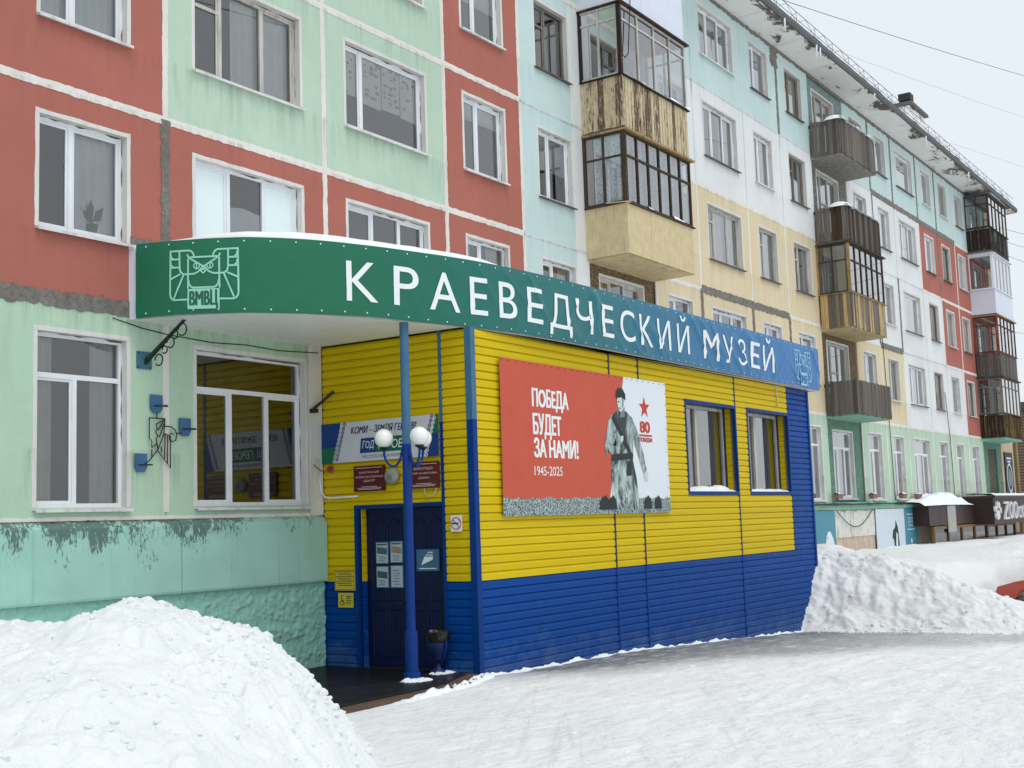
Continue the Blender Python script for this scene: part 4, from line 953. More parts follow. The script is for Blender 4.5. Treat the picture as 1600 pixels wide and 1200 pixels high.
def conform(vf, fn, su=.04, sv=.05):
    v, f = vf; bm = bmesh.new(); vs = [bm.verts.new((a, b, 0)) for a, b in v]
    for q in f:
        try: bm.faces.new([vs[i] for i in q])
        except ValueError: pass
    xs = [a for a, b in v]; ys = [b for a, b in v]
    for ax, lo, hi, st in ((0, min(xs), max(xs), su), (1, min(ys), max(ys), sv)):
        t = math.ceil(lo / st) * st
        while t < hi:
            co = (t, 0, 0) if ax == 0 else (0, t, 0); no = (1, 0, 0) if ax == 0 else (0, 1, 0)
            bmesh.ops.bisect_plane(bm, geom=bm.verts[:] + bm.edges[:] + bm.faces[:], plane_co=co, plane_no=no); t += st
    bm.verts.index_update(); m = MB(); m.v = [tuple(fn(p.co.x, p.co.y)) for p in bm.verts]; m.f = [tuple(p.index for p in q.verts) for q in bm.faces]; bm.free(); return m
plain('print_white', (232, 238, 238), .45, .02, .4); plain('print_mint', (150, 214, 190), .45, .02, .4); plain('print_paleblue', (150, 205, 226), .45, .02, .4)
LET = [('К', 2.963, 3.437), ('Р', 3.692, 4.10), ('А', 4.29, 4.835), ('Е', 5.031, 5.382), ('В', 5.634, 6.044), ('Е', 6.287, 6.673), ('Д', 6.86, 7.469), ('Ч', 7.622, 8.117), ('Е', 8.406, 8.81), ('С', 9.028, 9.524), ('К', 9.732, 10.208), ('И', 10.403, 10.904), ('Й', 11.188, 11.692),
       ('М', 12.299, 12.961), ('У', 13.169, 13.655), ('З', 13.873, 14.285), ('Е', 14.512, 14.976), ('Й', 15.179, 15.77)]
for chx, a, b in LET:
    z0, z1 = 5.07, 5.612
    if chx == 'Д': z0 = 4.955
    if chx == 'Й': z1 = 5.765
    conform(fit_text(chx, a, b, z0, z1), lambda u, z: bpt(u, z, .009), .03, .033).build('letter', 'print_white', bn, smooth=True)
def emblem(uc, zt, s, mat, txtmat, parent):
    T = lambda x, y: (uc + x * s, zt - (y - 118) * s)
    L = [([(-160, 245), (-170, 195), (-200, 150), (-240, 128), (-575, 125), (-582, 860), (-570, 915), (-540, 950), (-500, 965), (-268, 965)], 0),
         ([(-415, 130), (-412, 430), (-395, 490), (-350, 530), (-260, 534), (-160, 530), (-95, 500), (-20, 425), (240, 262), (270, 225), (275, 190)], 0),
         ([(-264, 262), (-268, 780)], 0), ([(-575, 270), (-415, 268)], 0), ([(-575, 410), (-415, 408)], 0), ([(-575, 605), (-398, 525)], 0), ([(-345, 545), (-510, 940)], 0),
         ([(-258, 640), (-248, 705), (-215, 750), (-170, 768)], 0), ([(-570, 170), (-560, 230), (-520, 262)], 0), ([(-570, 310), (-560, 370), (-520, 402)], 0)]
    m = MB(); i = 0
    def add(pts, closed=False, w=30):
        nonlocal i
        q = [T(*p) for p in pts]; vf = stroke2d(q, w * s, closed); o_ = .006 + .0004 * i; i += 1
        mm = conform(vf, lambda u, z: bpt(u, z, o_), .05, .06); b_ = len(m.v); m.v.extend(mm.v); m.f.extend([tuple(b_ + j for j in q_) for q_ in mm.f])
    for pts, c in L:
        add(pts); add([(-x, y) for x, y in pts])
    add([(-255, 250), (255, 250)]); add([(-200, 768), (200, 768)])
    for sx in (-113, 113): add(circ((sx, 400), 50, 16), True, 20); add([(sx, 355), (sx, 445)], False, 22)
    add([(0, 452), (-42, 490), (0, 528), (42, 490)], True, 22)
    o_ = .006 + .0004 * i
    mm = conform(([T(-270, 1130), T(270, 1130), T(270, 790), T(-270, 790)], [(0, 1, 2, 3)]), lambda u, z: bpt(u, z, o_), .05, .06); b_ = len(m.v); m.v.extend(mm.v); m.f.extend([tuple(b_ + j for j in q_) for q_ in mm.f])
    e = m.build('emblem', mat, parent, smooth=True)
    a, b = T(-242, 1100), T(245, 812)
    lm = MB()
    for li, vf in enumerate(bold_text('ВМВЦ', a[0], b[0], a[1] - .02, b[1], .008)):
        mm = conform(vf, lambda u, z: bpt(u, z, o_ + .002 + .0002 * li), .05, .06); b_ = len(lm.v); lm.v += mm.v; lm.f += [tuple(b_ + j for j in q_) for q_ in mm.f]
    lm.build('emblem_letters', txtmat, e, smooth=True)
plain('print_green', (34, 96, 78), .45, .02, .4); plain('print_blue', (44, 104, 168), .45, .02, .4)
emblem(1.10, 5.712, .000772, 'print_mint', 'print_green', bn); emblem(17.47, 5.70, .00080, 'print_paleblue', 'print_blue', bn)
gm = MB()
u = .3
while u < ULEN - .1:
    for z in (V0 + .05, V1 - .05):
        p = bpt(u, z, .003); q = bpt(u, z, .008); d = Vector(q) - Vector(p); gm.lathe([(.014, 0)], p, 3) if False else gm.tube([p, q], .011, 6)
    u += .33
gm.build('grommets', 'print_white', bn)['kind'] = 'stuff'

# ------------------------------------------------------------------ poster on the front wall
plain('poster_red', (196, 84, 62), .5, .03, .25); plain('poster_white', (222, 229, 234), .5, .02, .35)
plain('ink_light', (196, 214, 210), .55, .05, .3); plain('ink_mid', (118, 134, 134), .55, .08, .3); plain('ink_dark', (34, 42, 46), .55, .1, .3); plain('ink_red', (190, 62, 44), .5, .04, .3)
n = N('ink_grass'); n.color(n.mix(n.ramp(n.noise(1, 38, 3, .6), .42, .6), lin((60, 74, 76)), lin((176, 194, 192)))); n.rough(.55)
n = N('ink_photo'); fo = n.noise((3.5, 3.5, 1.6), 1, 5, .65, 1.4); fi = n.noise(1, 30, 3, .6)
col = n.mix(n.ramp(fo, .42, .52), lin((36, 44, 48)), lin((150, 168, 166))); col = n.mix(n.ramp(fo, .53, .66), col, lin((206, 222, 218))); n.color(n.mix(n.math('MULTIPLY', fi, .25), col, lin((60, 70, 74)))); n.rough(.55)
PO = thing('poster', (14.83, -2.86, 2.18), 'red and white victory anniversary poster with a soldier, pinned on yellow siding', 'poster')
def pp(x, z, off=0.0):
    w = .016 * noise.noise(Vector((x * 2.2, z * .35, 4))) + .006 * noise.noise(Vector((x * 6, z * 1.4, 9)))
    return (x, -2.885 + w - off, z)
PXS = [14.83 + i * (5.29 / 90) for i in range(91)]; PZS = [2.18 + i * (2.31 / 24) for i in range(25)]
MB().grid(lambda x, z: pp(x, z), PXS, PZS).build('poster_sheet', 'poster_white', PO, smooth=True)
def pprint(name, polys, mat, layer, st=.06):
    m = MB()
    for pi_, pl_ in enumerate(polys):
        vf = pl_ if isinstance(pl_, tuple) and isinstance(pl_[1], list) and pl_[1] and isinstance(pl_[1][0], tuple) and isinstance(pl_[1][0][0], int) else (list(pl_), [tuple(range(len(pl_)))])
        mm = conform(vf, lambda x, z: pp(x, z, .0012 * layer + .00015 * pi_), st, st * 1.6); b_ = len(m.v); m.v += mm.v; m.f += [tuple(b_ + j for j in q) for q in mm.f]
    return m.build(name, mat, PO, smooth=True)
pprint('red_field', [[(14.83, 2.42), (17.93, 2.42), (18.57, 4.49), (14.83, 4.49)]], 'poster_red', 1)
gr = [(14.83, 2.18), (20.12, 2.18)] + [(lerp(20.12, 14.83, i / 40), 2.43 + .018 * math.sin(i * 2.1) + .02 * rnd.random()) for i in range(41)]
pprint('printed_grass', [gr], 'ink_grass', 2)
for body, a, b, c, d in (('ПОБЕДА', 15.68, 16.74, 3.76, 4.10), ('БУДЕТ', 15.68, 16.5, 3.33, 3.72), ('ЗА НАМИ!', 15.68, 16.99, 3.05, 3.35)):
    pprint('lettering', bold_text(body, a, b, c, d, .012), 'print_white', 3)
pprint('lettering', [fit_text('1945-2025', 15.68, 16.48, 2.78, 2.92)], 'print_white', 3)
# generic standing soldier, plain print shapes
cx = 18.42
fig = [('ink_photo', [[(cx - .40, 2.24), (cx + .02, 2.24), (cx + .06, 2.6), (cx + .14, 2.24), (cx + .52, 2.24), (cx + .46, 2.75), (cx + .36, 3.1), (cx + .40, 3.4), (cx + .50, 3.6), (cx + .40, 3.80), (cx + .18, 3.9), (cx - .10, 3.9), (cx - .36, 3.80), (cx - .48, 3.52), (cx - .38, 3.2), (cx - .42, 2.8)]]),
       ('ink_dark', [[(cx - .40, 3.04), (cx + .37, 3.10), (cx + .37, 3.20), (cx - .38, 3.16)], [(cx - .34, 3.76), (cx - .26, 3.83), (cx + .38, 3.16), (cx + .28, 3.10)], [(cx + .10, 2.8), (cx + .34, 2.82), (cx + .35, 3.06), (cx + .12, 3.04)]]),
       ('ink_photo', [[(cx - .46, 3.70), (cx - .36, 3.78), (cx - .34, 3.3), (cx - .16, 3.30), (cx - .04, 3.36), (cx - .06, 3.46), (cx - .22, 3.42), (cx - .40, 3.2), (cx - .56, 3.14), (cx - .60, 3.3)], [(cx + .40, 3.78), (cx + .52, 3.64), (cx + .74, 3.2), (cx + .84, 2.92), (cx + .74, 2.84), (cx + .60, 3.05), (cx + .44, 3.35)]]),
       ('ink_light', [[(cx + .74, 2.86), (cx + .84, 2.92), (cx + .90, 2.82), (cx + .86, 2.72), (cx + .76, 2.74)], [(cx - .05, 3.35), (cx + .03, 3.40), (cx + .04, 3.48), (cx - .06, 3.47)], [(cx - .11, 3.96), (cx - .13, 4.06), (cx - .11, 4.14), (cx + .08, 4.16), (cx + .10, 4.02), (cx + .07, 3.92), (cx, 3.87), (cx - .07, 3.89)]]),
       ('ink_mid', [[(cx - .06, 3.78), (cx + .12, 3.80), (cx + .13, 3.98), (cx + .04, 3.9), (cx - .04, 3.88)], [(cx + .03, 3.93), (cx + .10, 4.0), (cx + .10, 4.13), (cx + .05, 4.12), (cx + .05, 4.02)]]),
       ('ink_dark', [[(cx - .16, 4.10), (cx + .02, 4.13), (cx + .17, 4.09), (cx + .17, 4.19), (cx + .08, 4.28), (cx - .06, 4.29), (cx - .15, 4.22)], [(cx - .10, 4.04), (cx - .05, 4.04), (cx - .05, 4.06), (cx - .10, 4.06)], [(cx - .08, 3.935), (cx - .02, 3.93), (cx - .02, 3.95), (cx - .08, 3.95)]])]
for li, (mt, ps) in enumerate(fig): pprint('printed_figure', ps, mt, 4 + li, .2)
for x, w in ((17.75, .34), (18.0, .3), (19.25, .3), (19.62, .26)): pprint('printed_figure', [[(x - w / 2, 2.25), (x + w / 2, 2.25), (x + w * .42, 2.4), (x + w * .1, 2.48), (x - w * .35, 2.42)]], 'ink_dark', 13, .2)
# round anniversary mark: plain star over numerals
st_ = []
for i in range(10): r_ = .2 if i % 2 == 0 else .08; a = math.pi / 2 + i * math.pi / 5; st_.append((19.28 + r_ * math.cos(a), 4.0 + r_ * math.sin(a)))
pprint('anniversary_mark', [[st_[i], st_[(i + 1) % 10], (19.28, 4.0)] for i in range(10)], 'ink_red', 3, .3)
pprint('anniversary_mark', bold_text('80', 19.08, 19.46, 3.56, 3.76, .016), 'ink_red', 3, .3); pprint('anniversary_mark', [[(19.04, 3.5), (19.52, 3.5), (19.52, 3.53), (19.04, 3.53)]], 'ink_red', 3, .3)
pprint('anniversary_mark', bold_text('ПОБЕДА!', 19.04, 19.52, 3.39, 3.48, .008), 'ink_red', 3, .3)
gm = MB()
for i in range(27):
    x = lerp(14.88, 20.07, i / 26); gm.tube([pp(x, 4.46, .001), pp(x, 4.46, .006)], .01, 6); gm.tube([pp(x, 2.21, .001), pp(x, 2.21, .006)], .01, 6)
for i in range(10): z = lerp(2.4, 4.3, i / 9); gm.tube([pp(20.08, z, .001), pp(20.08, z, .006)], .01, 6)
gm.build('grommets', 'black_iron', PO)['kind'] = 'stuff'
# ------------------------------------------------------------------ things on the porch wall
XW = X0 - .022
def onwall(off=0.0): return lambda a, z: (XW - off, -a, z)       # a runs left to right along the porch wall
def wallsheet(name, a0, a1, z0, z1, mat, label, cat, th=.012, off=0.0):
    o = thing(name, (XW, -a0, z0), label, cat)
    MB().box(XW - off - th, XW - off + .004, -a1, -a0, z0, z1).build(name + '_board', mat, o); return o
def print2(parent, items, off):
    for nm, vf, mt in items:
        m = MB(); put2d(m, vf, lambda a, z: (XW - off, -a, z)); m.build(nm, mt, parent)
poly = lambda pts: (list(pts), [tuple(range(len(pts)))])
plain('kom_white', (206, 208, 214), .5, .03, .3); plain('kom_blue', (20, 62, 128), .5, .05, .3); plain('kom_green', (20, 104, 74), .5, .05, .3); plain('kom_navy', (24, 32, 84), .5, .05, .3)
plain('maroon', (88, 16, 22), .25, .06, .5); plain('gold_print', (216, 200, 190), .5, .05, .3); plain('sign_yellow', (206, 186, 58), .4, .05, .4); plain('sign_text', (40, 38, 26), .6, .05, .2)
plain('sign_white', (226, 228, 230), .4, .03, .4); plain('sign_red', (176, 40, 44), .4, .05, .4); plain('paper', (176, 186, 198), .7, .06, .3); plain('sign_teal', (62, 104, 138), .4, .05, .4)
K = thing('banner', (XW, -.03, 3.07), 'white, blue and green banner reading КОМИ ЗЕМЛЯ ГЕРОЕВ above the door', 'banner')
def kp(a, z, off=0.0): return (XW - .012 - .006 * noise.noise(Vector((a * 3, z * 2, 3))) - off, -a, z)
MB().grid(lambda a, z: kp(a, z), [.03 + i * .056 for i in range(41)], [3.07 + i * .06 for i in range(11)]).build('banner_sheet', 'kom_white', K, smooth=True)
def kprint(nm, vf, mt, lay):
    conform(vf, lambda a, z: kp(a, z, .0012 * lay), .06, .06).build(nm, mt, K, smooth=True)
kprint('blue_field', poly([(.03, 3.3), (.36, 3.3), (.42, 3.67), (.03, 3.67)]), 'kom_blue', 1); kprint('green_field', poly([(.03, 3.07), (.28, 3.07), (.36, 3.3), (.03, 3.3)]), 'kom_green', 1)
kprint('green_field', poly([(2.15, 3.4), (2.27, 3.4), (2.27, 3.67), (2.21, 3.67)]), 'kom_green', 1); kprint('blue_field', poly([(2.02, 3.07), (2.27, 3.07), (2.27, 3.4), (2.15, 3.4)]), 'kom_blue', 1)
for i in range(9):
    t = i / 8
    for a0, mt in ((lerp(.28, .44, t), 'kom_white'), (lerp(.34, .50, t), 'kom_navy'), (lerp(1.98, 2.16, t), 'kom_navy'), (lerp(2.04, 2.20, t), 'kom_white')):
        z = lerp(3.11, 3.63, t) + (.015 if mt == 'kom_navy' else -.012); r = .026
        kprint('ornament', stroke2d([(a0 - r, z), (a0, z + r), (a0 + r, z), (a0, z - r)], .014, True), mt, 2)
[kprint('lettering', vf, 'kom_navy', 2 + .2 * i) for i, vf in enumerate(bold_text('КОМИ – ЗЕМЛЯ ГЕРОЕВ!', .62, 1.86, 3.485, 3.60, .0035, .18)[::2])]
kprint('blue_field', poly([(.79, 3.19), (1.10, 3.19), (1.12, 3.41), (.82, 3.41)]), 'kom_blue', 2); kprint('green_field', poly([(1.10, 3.19), (1.72, 3.19), (1.75, 3.41), (1.12, 3.41)]), 'kom_green', 2)
kprint('lettering', fit_text('ГОД', .84, 1.06, 3.235, 3.37, bold=.012, slant=.15), 'print_white', 3); kprint('lettering', fit_text('ГЕРОЕВ', 1.15, 1.68, 3.235, 3.37, bold=.012, slant=.15), 'print_white', 3)
kprint('lettering', fit_text('РЕСПУБЛИКА КОМИ', .84, 1.62, 3.11, 3.155, bold=.01), 'kom_navy', 2)
for a0, a1, z0, z1, lines, lb in ((.66, 1.26, 2.62, 3.0, ('ВОРКУТИНСКИЙ', 'МУЗЕЙНО-ВЫСТАВОЧНЫЙ', 'ЦЕНТР'), 'dark red museum name plaque left of the lamp column'), (1.70, 2.26, 2.62, 3.0, ('ВОРКУТАСА', 'МУЗЕЙ ДА ВЫСТАВКА', 'ШӦРИН'), 'dark red museum name plaque half behind the lamp column')):
    P = wallsheet('wall_plaque', a0, a1, z0, z1, 'maroon', lb, 'plaque'); cxm = (a0 + a1) / 2; w = a1 - a0
    it = []
    for i, (t, ww) in enumerate(zip(lines, (.62, .88, .36))): zc = 2.885 - i * .065; it.append(('lettering', fit_text(t, cxm - w * ww / 2, cxm + w * ww / 2, zc, zc + .038, bold=.01), 'gold_print'))
    for zc, ww in ((2.965, .86), (2.685, .5), (2.665, .78), (2.648, .7)):
        it.append(('lettering', poly([(cxm - w * ww / 2, zc), (cxm + w * ww / 2, zc), (cxm + w * ww / 2, zc + .007), (cxm - w * ww / 2, zc + .007)]), 'gold_print'))
    print2(P, it, .0145)
NS = wallsheet('no_smoking_sign', 2.44, 2.63, 1.99, 2.22, 'sign_white', 'square white no smoking sign on the yellow strip beside the door', 'sign')
c0 = (2.535, 2.105)
print2(NS, [('ring', stroke2d(circ(c0, .082, 28), .014, True), 'sign_red'), ('cigarette', poly([(2.465, 2.095), (2.575, 2.095), (2.575, 2.117), (2.465, 2.117)]), 'sign_text'), ('smoke', stroke2d([(2.585, 2.115), (2.60, 2.14), (2.575, 2.155), (2.58, 2.175)], .006), 'sign_text')], .0145)
print2(NS, [('bar', stroke2d([(2.477, 2.163), (2.593, 2.047)], .013), 'sign_red')], .0155)
Y1 = wallsheet('notice_board', .25, .64, 1.17, 1.48, 'sign_yellow', 'yellow notice with lines of small text beside the door', 'sign')
print2(Y1, [('lettering', poly([(.27 + .03 * (i % 3), 1.45 - i * .026), (.62 - .025 * ((i * 2) % 3), 1.45 - i * .026), (.62 - .025 * ((i * 2) % 3), 1.458 - i * .026), (.27 + .03 * (i % 3), 1.458 - i * .026)]), 'sign_text') for i in range(9)] + [('border', stroke2d([(.262, 1.183), (.628, 1.183), (.628, 1.468), (.262, 1.468)], .004, True), 'sign_text')], .0145)
Y2 = wallsheet('access_sign', .31, .60, .92, 1.135, 'sign_yellow', 'small yellow wheelchair access sign under the larger notice', 'sign')
print2(Y2, [('wheel', stroke2d(circ((.39, .99), .034, 20), .009, True), 'sign_text'), ('figure', stroke2d([(.385, 1.075), (.385, 1.01), (.42, 1.008), (.435, .965)], .011), 'sign_text'), ('figure', poly(circ((.385, 1.093), .013, 12)), 'sign_text')] + [('lettering', poly([(.47, 1.08 - i * .033), (.57 - .01 * (i % 2), 1.08 - i * .033), (.57 - .01 * (i % 2), 1.092 - i * .033), (.47, 1.092 - i * .033)]), 'sign_text') for i in range(4)], .0145)
# notices on the door leaf (door face stands back in its opening)
XD = X0 + .13
def dnote(a0, a1, z0, z1, mat, label, mk):
    o = thing('door_notice', (XD, -a0, z0), label, 'notice'); MB().box(XD - .022, XD - .004, -a1, -a0, z0, z1).build('notice_frame', 'trim_blue_faded', o)
    m = MB().box(XD - .025, XD - .0222, -a1 + .014, -a0 - .014, z0 + .014, z1 - .014).build('notice_sheet', mat, o)
    for nm, vf, mt in mk(a0, a1, z0, z1): q = MB(); put2d(q, vf, lambda a, z: (XD - .0262, -a, z)); q.build(nm, mt, o)
    return o
plain('photo_dark', (70, 90, 100), .6, .4, .3); plain('photo_warm', (150, 130, 110), .6, .3, .3)
def lines(n_, top, sh=.03, c='sign_text'):
    return lambda a0, a1, z0, z1: [('lettering', poly([(a0 + .05 + .015 * (i % 2), z0 + top - i * sh), (a1 - .05 - .02 * ((i + 1) % 2), z0 + top - i * sh), (a1 - .05 - .02 * ((i + 1) % 2), z0 + top - i * sh + .008), (a0 + .05 + .015 * (i % 2), z0 + top - i * sh + .008)]), c) for i in range(n_)]
def pic(m1, m2): return lambda a0, a1, z0, z1: [('picture', poly([(a0 + .025, lerp(z0, z1, .48)), (a1 - .025, lerp(z0, z1, .42)), (a1 - .025, lerp(z0, z1, .72)), (a0 + .025, lerp(z0, z1, .78))]), m1), ('picture', poly([(a0 + .025, lerp(z0, z1, .84)), (a1 - .025, lerp(z0, z1, .84)), (a1 - .025, z1 - .025), (a0 + .025, z1 - .025)]), m2)] + lines(3, .10)(a0, a1, z0, z1)
dnote(.94, 1.18, 1.55, 1.87, 'paper', 'framed leaflet with a dark photo, upper left on the door', pic('photo_dark', 'photo_dark')); dnote(1.21, 1.45, 1.56, 1.88, 'paper', 'framed leaflet with a landscape photo, upper right on the door', pic('photo_warm', 'photo_dark'))
dnote(.94, 1.18, 1.20, 1.52, 'paper', 'framed leaflet with a grey picture, lower left on the door', pic('photo_dark', 'paper')); dnote(1.21, 1.45, 1.20, 1.53, 'paper', 'framed white text notice, lower right on the door', lines(6, .25, .04))
def tealmk(a0, a1, z0, z1):
    f = lambda x, y: (lerp(a0, a1, x), lerp(z0, z1, y))
    return [('mark', poly([f(.22, .28), f(.72, .52), f(.74, .66), f(.36, .66)]), 'print_white'), ('mark', poly([f(.38, .69), f(.74, .69), f(.74, .78), f(.45, .78)]), 'paper'), ('lettering', poly([f(.12, .1), f(.88, .1), f(.88, .14), f(.12, .14)]), 'print_white'), ('lettering', poly([f(.5, .84), f(.74, .84), f(.74, .88), f(.5, .88)]), 'print_white')]
dnote(1.70, 2.11, 1.44, 1.75, 'sign_teal', 'blue grey square sign with a white arrow shape on the right door leaf', tealmk)
# bell, loudspeaker, conduit, cables
o = thing('alarm_light', (XW, -.19, 2.95), 'small round red signal light on the yellow porch wall', 'light')
m = MB(); m.tube([(XW, -.2, 2.985), (XW - .05, -.2, 2.985)], [.05, .042], 16); m.build('lamp_cap', 'sign_red', o, smooth=False)
MB().tube([(XW + .004, -.2, 2.985), (XW - .012, -.2, 2.985)], .058, 16).build('lamp_base', 'wood_grey', o)
tag(MB().tube([(13.95, -.05, 3.06), (14.1, -.05, 2.97), (14.16, -.08, 2.955), (14.165, -.16, 2.965)], .008, 6).build('cable', 'wood_grey', smooth=True), 'grey cable feeding the red signal light', 'cable')
tag(MB().tube([(14.08, -.045, 2.85), (14.12, -.045, 2.65), (14.155, -.08, 2.565), (XW - .012, -.2, 2.55), (XW - .012, -.74, 2.555)], .016, 8).build('conduit', 'pvc_white', smooth=True), 'white plastic conduit running to the door top', 'conduit')
o = thing('loudspeaker', (XW, -1.42, 2.7), 'round grey loudspeaker between the two dark red plaques', 'loudspeaker')
plain('speaker_grey', (150, 150, 142), .6, .06, .3)
m = MB(); m.tube([(XW + .01, -1.42, 2.82), (XW - .05, -1.42, 2.82), (XW - .085, -1.42, 2.82), (XW - .1, -1.42, 2.82)], [.105, .12, .11, .06], 24); m.build('housing', 'speaker_grey', o, smooth=True)
MB().tube([(XW - .098, -1.42, 2.80), (XW - .11, -1.42, 2.80)], .045, 16).build('cone', 'wood_grey', o)
tag(MB().tube([(XW - .005, -1.98, 2.62), (XW - .01, -2.0, 2.53), (XW - .01, -2.08, 2.50), (XW - .01, -2.16, 2.52), (XW - .005, -2.2, 2.62)], .008, 6).build('cable', 'wood_white', smooth=True), 'loop of pale cable under the right dark red plaque', 'cable')
tag(MB().tube([(25.42, -2.9, 4.9), (25.40, -2.875, 4.7), (25.46, -2.87, 4.55), (25.43, -2.87, 4.36)], .012, 6).build('cable', 'wood_white', smooth=True), 'short pale cable hanging below the banner over the annex window', 'cable')
tag(MB().tube([(10.3, -.012, 4.87), (10.75, -.012, 4.79), (11.24, -.012, 4.745), (12.0, -.012, 4.72), (12.64, -.012, 4.75), (13.3, -.012, 4.73), (14.1, -.04, 4.77)], .007, 6).build('cable', 'black_iron', smooth=True), 'thin dark cable strung along the mint wall under the canopy', 'cable')

# ------------------------------------------------------------------ lamp column carrying the canopy
LP = thing('lamp_column', (13.26, -2.4, 0), 'blue steel canopy column carrying three white globe lamps', 'lamp')
c = (13.26, -2.4)
plain('column_blue', (8, 54, 126), .42, .1, .2, dirt=.2, dirtc=(14, 40, 92)); plain('globe_white', (240, 240, 236), .18, .01, .6)
MB().lathe([(.115, -.1), (.115, .14), (.112, .16), (.085, .165)], (*c, 0), 24).build('base', 'column_blue', LP)
MB().lathe([(.088, .15), (.088, .58), (.086, .66), (.082, .69), (.066, .70)], (*c, 0), 24).build('sleeve', 'column_blue', LP)
MB().lathe([(.064, .69), (.064, 3.2)], (*c, 0), 24).build('shaft', 'column_blue', LP, label='dark blue repainted lower shaft')
MB().lathe([(.0625, 3.19), (.0625, 4.87)], (*c, 0), 24).build('shaft', 'trim_blue_faded', LP, label='faded grey blue upper shaft')
for ang in (178, -52, 50):
    d = RX * math.cos(math.radians(ang)) + Vector((RF.x, RF.y, 0)) * math.sin(math.radians(ang)); d.z = 0; d.normalize(); b = Vector((*c, 0)); R0 = .31
    zz = 3.28
    arm = MB().tube([b + d * r + Vector((0, 0, z)) for r, z in ((.05, 3.17), (.075, 3.06), (.10, 2.97), (.15, 2.91), (.20, 2.90), (.25, 2.93), (.29, 2.99), (.308, 3.06), (R0, 3.15))], .017, 8).build('lamp_arm', 'column_blue', LP, smooth=True)
    MB().lathe([(.03, -.02), (.062, 0), (.062, .014), (.05, .016)], tuple(b + d * R0 + Vector((0, 0, 3.15))), 16).build('lamp_holder', 'black_iron', arm)
    gl_ = [(max(.002, .128 * math.sin(math.pi * t)), -.128 * math.cos(math.pi * t)) for t in [.08 + .92 * i / 14 for i in range(15)]]
    MB().lathe(gl_, tuple(b + d * R0 + Vector((0, 0, zz + .005))), 24).build('globe', 'globe_white', LP, smooth=True)
# litter bin
plain('bin_blue', (14, 34, 86), .45, .12, .3, dirt=.3, dirtc=(40, 44, 60))
BI = thing('litter_bin', (13.97, -2.3, 0), 'small blue urn shaped litter bin lined with a black bag', 'bin'); c = (13.97, -2.3, 0.02)
MB().lathe([(.11, 0), (.12, .03), (.10, .08), (.04, .12), (.03, .2)], c, 20).build('foot', 'bin_blue', BI, smooth=True)
MB().lathe([(.03, .2), (.08, .23), (.12, .3), (.135, .4), (.14, .52), (.13, .52), (.12, .4)], c, 20).build('bowl', 'bin_blue', BI, smooth=True)
MB().tube([(c[0] - .02, c[1] + .15, .56), (c[0] - .02, c[1] + .16, .42), (c[0] - .02, c[1] + .12, .27), (c[0], c[1], .19)], .014, 8).tube([(c[0] - .02, c[1] - .15, .56), (c[0] - .02, c[1] - .16, .42), (c[0] - .02, c[1] - .12, .27), (c[0], c[1], .19)], .014, 8).build('yoke', 'column_blue', BI, smooth=True)
plain('bin_bag', (24, 22, 20), .3, .2, .5, bump=.6, bs=40)
def bag(u, v):
    a = u * 2 * math.pi; r = lerp(.15, .165, v) + .018 * noise.noise(Vector((math.cos(a) * 4, math.sin(a) * 4, v * 3))); 
    return (c[0] + r * math.cos(a), c[1] + r * math.sin(a) * 1.15, .50 + .13 * v + .02 * noise.noise(Vector((math.cos(a) * 3, math.sin(a) * 3, 7))))
MB().grid(bag, [i / 36 for i in range(37)], [0, .25, .5, .75, 1]).grid(lambda u, v: (lerp(c[0], bag(u, 1)[0], 1 - v * .5), lerp(c[1], bag(u, 1)[1], 1 - v * .5), bag(u, 1)[2] - .12 * v), [i / 36 for i in range(37)], [0, .5, 1]).build('bag', 'bin_bag', BI, smooth=True)

# porch slab and rubber mat
plain('wet_tile', (34, 34, 36), .22, .3, .5, bump=.3, bs=30); plain('slab_edge', (96, 76, 62), .7, .2, .3, bump=.4)
o = MB().prism([(10.2, .05), (10.2, -3.3), (13.35, -3.28), (14.15, -2.95), (14.25, .05)], lambda p, t: (p[0], p[1], t), -.3, .045).build('porch_slab', 'slab_edge', recalc=True); o['kind'] = 'structure'; o['label'] = 'brown concrete porch slab under the canopy'
mo = thing('door_mat', (12, -1, .05), 'black ribbed rubber matting on the porch before the door', 'mat')
for i in range(3): MB().box(10.4, 14.18, -1.02 - i * 1.04, -.0 - i * 1.04 - .02, .047, .058).build('mat_strip', 'wet_tile', mo) if i < 2 else MB().prism([(10.4, -2.1), (14.1, -2.1), (14.0, -2.75), (12.9, -3.12), (10.4, -3.15)], lambda p, t: (p[0], p[1], t), .047, .058).build('mat_strip', 'wet_tile', mo, recalc=True)
rb = MB()
for i in range(60): y = -.06 - i * .051; rb.box(10.42, 14.15 if y > -2.7 else 13.2, y - .008, y + .008, .0581, .063)
rb.build('mat_ribs', 'wet_tile', mo)['kind'] = 'stuff'

# iron bracket, plate and plant holders on the mint wall
BR = thing('wall_bracket', (10.8, 0, 4.3), 'black scrolled iron bracket on a blue plate under the canopy', 'bracket')
plain('plate_blue', (66, 110, 132), .5, .1, .4, dirt=.3); plain('bracket_iron', (30, 46, 40), .5, .2, .4)
pl_ = MB().box(10.68, 10.92, -.018, .0, 4.25, 4.48).build('plate', 'plate_blue', BR)
for x, z in ((10.7, 4.27), (10.9, 4.27), (10.7, 4.46), (10.9, 4.46)): MB().tube([(x, -.018, z), (x, -.026, z)], .01, 6).build('bolt', 'black_iron', pl_)
MB().hexa([(10.79, -.03, 4.31), (10.83, -.03, 4.31), (10.79, .0, 4.36), (10.83, .0, 4.36), (10.99, -.56, 4.86), (11.03, -.56, 4.86), (10.99, -.52, 4.86), (11.03, -.52, 4.86)]).build('strut', 'bracket_iron', BR)
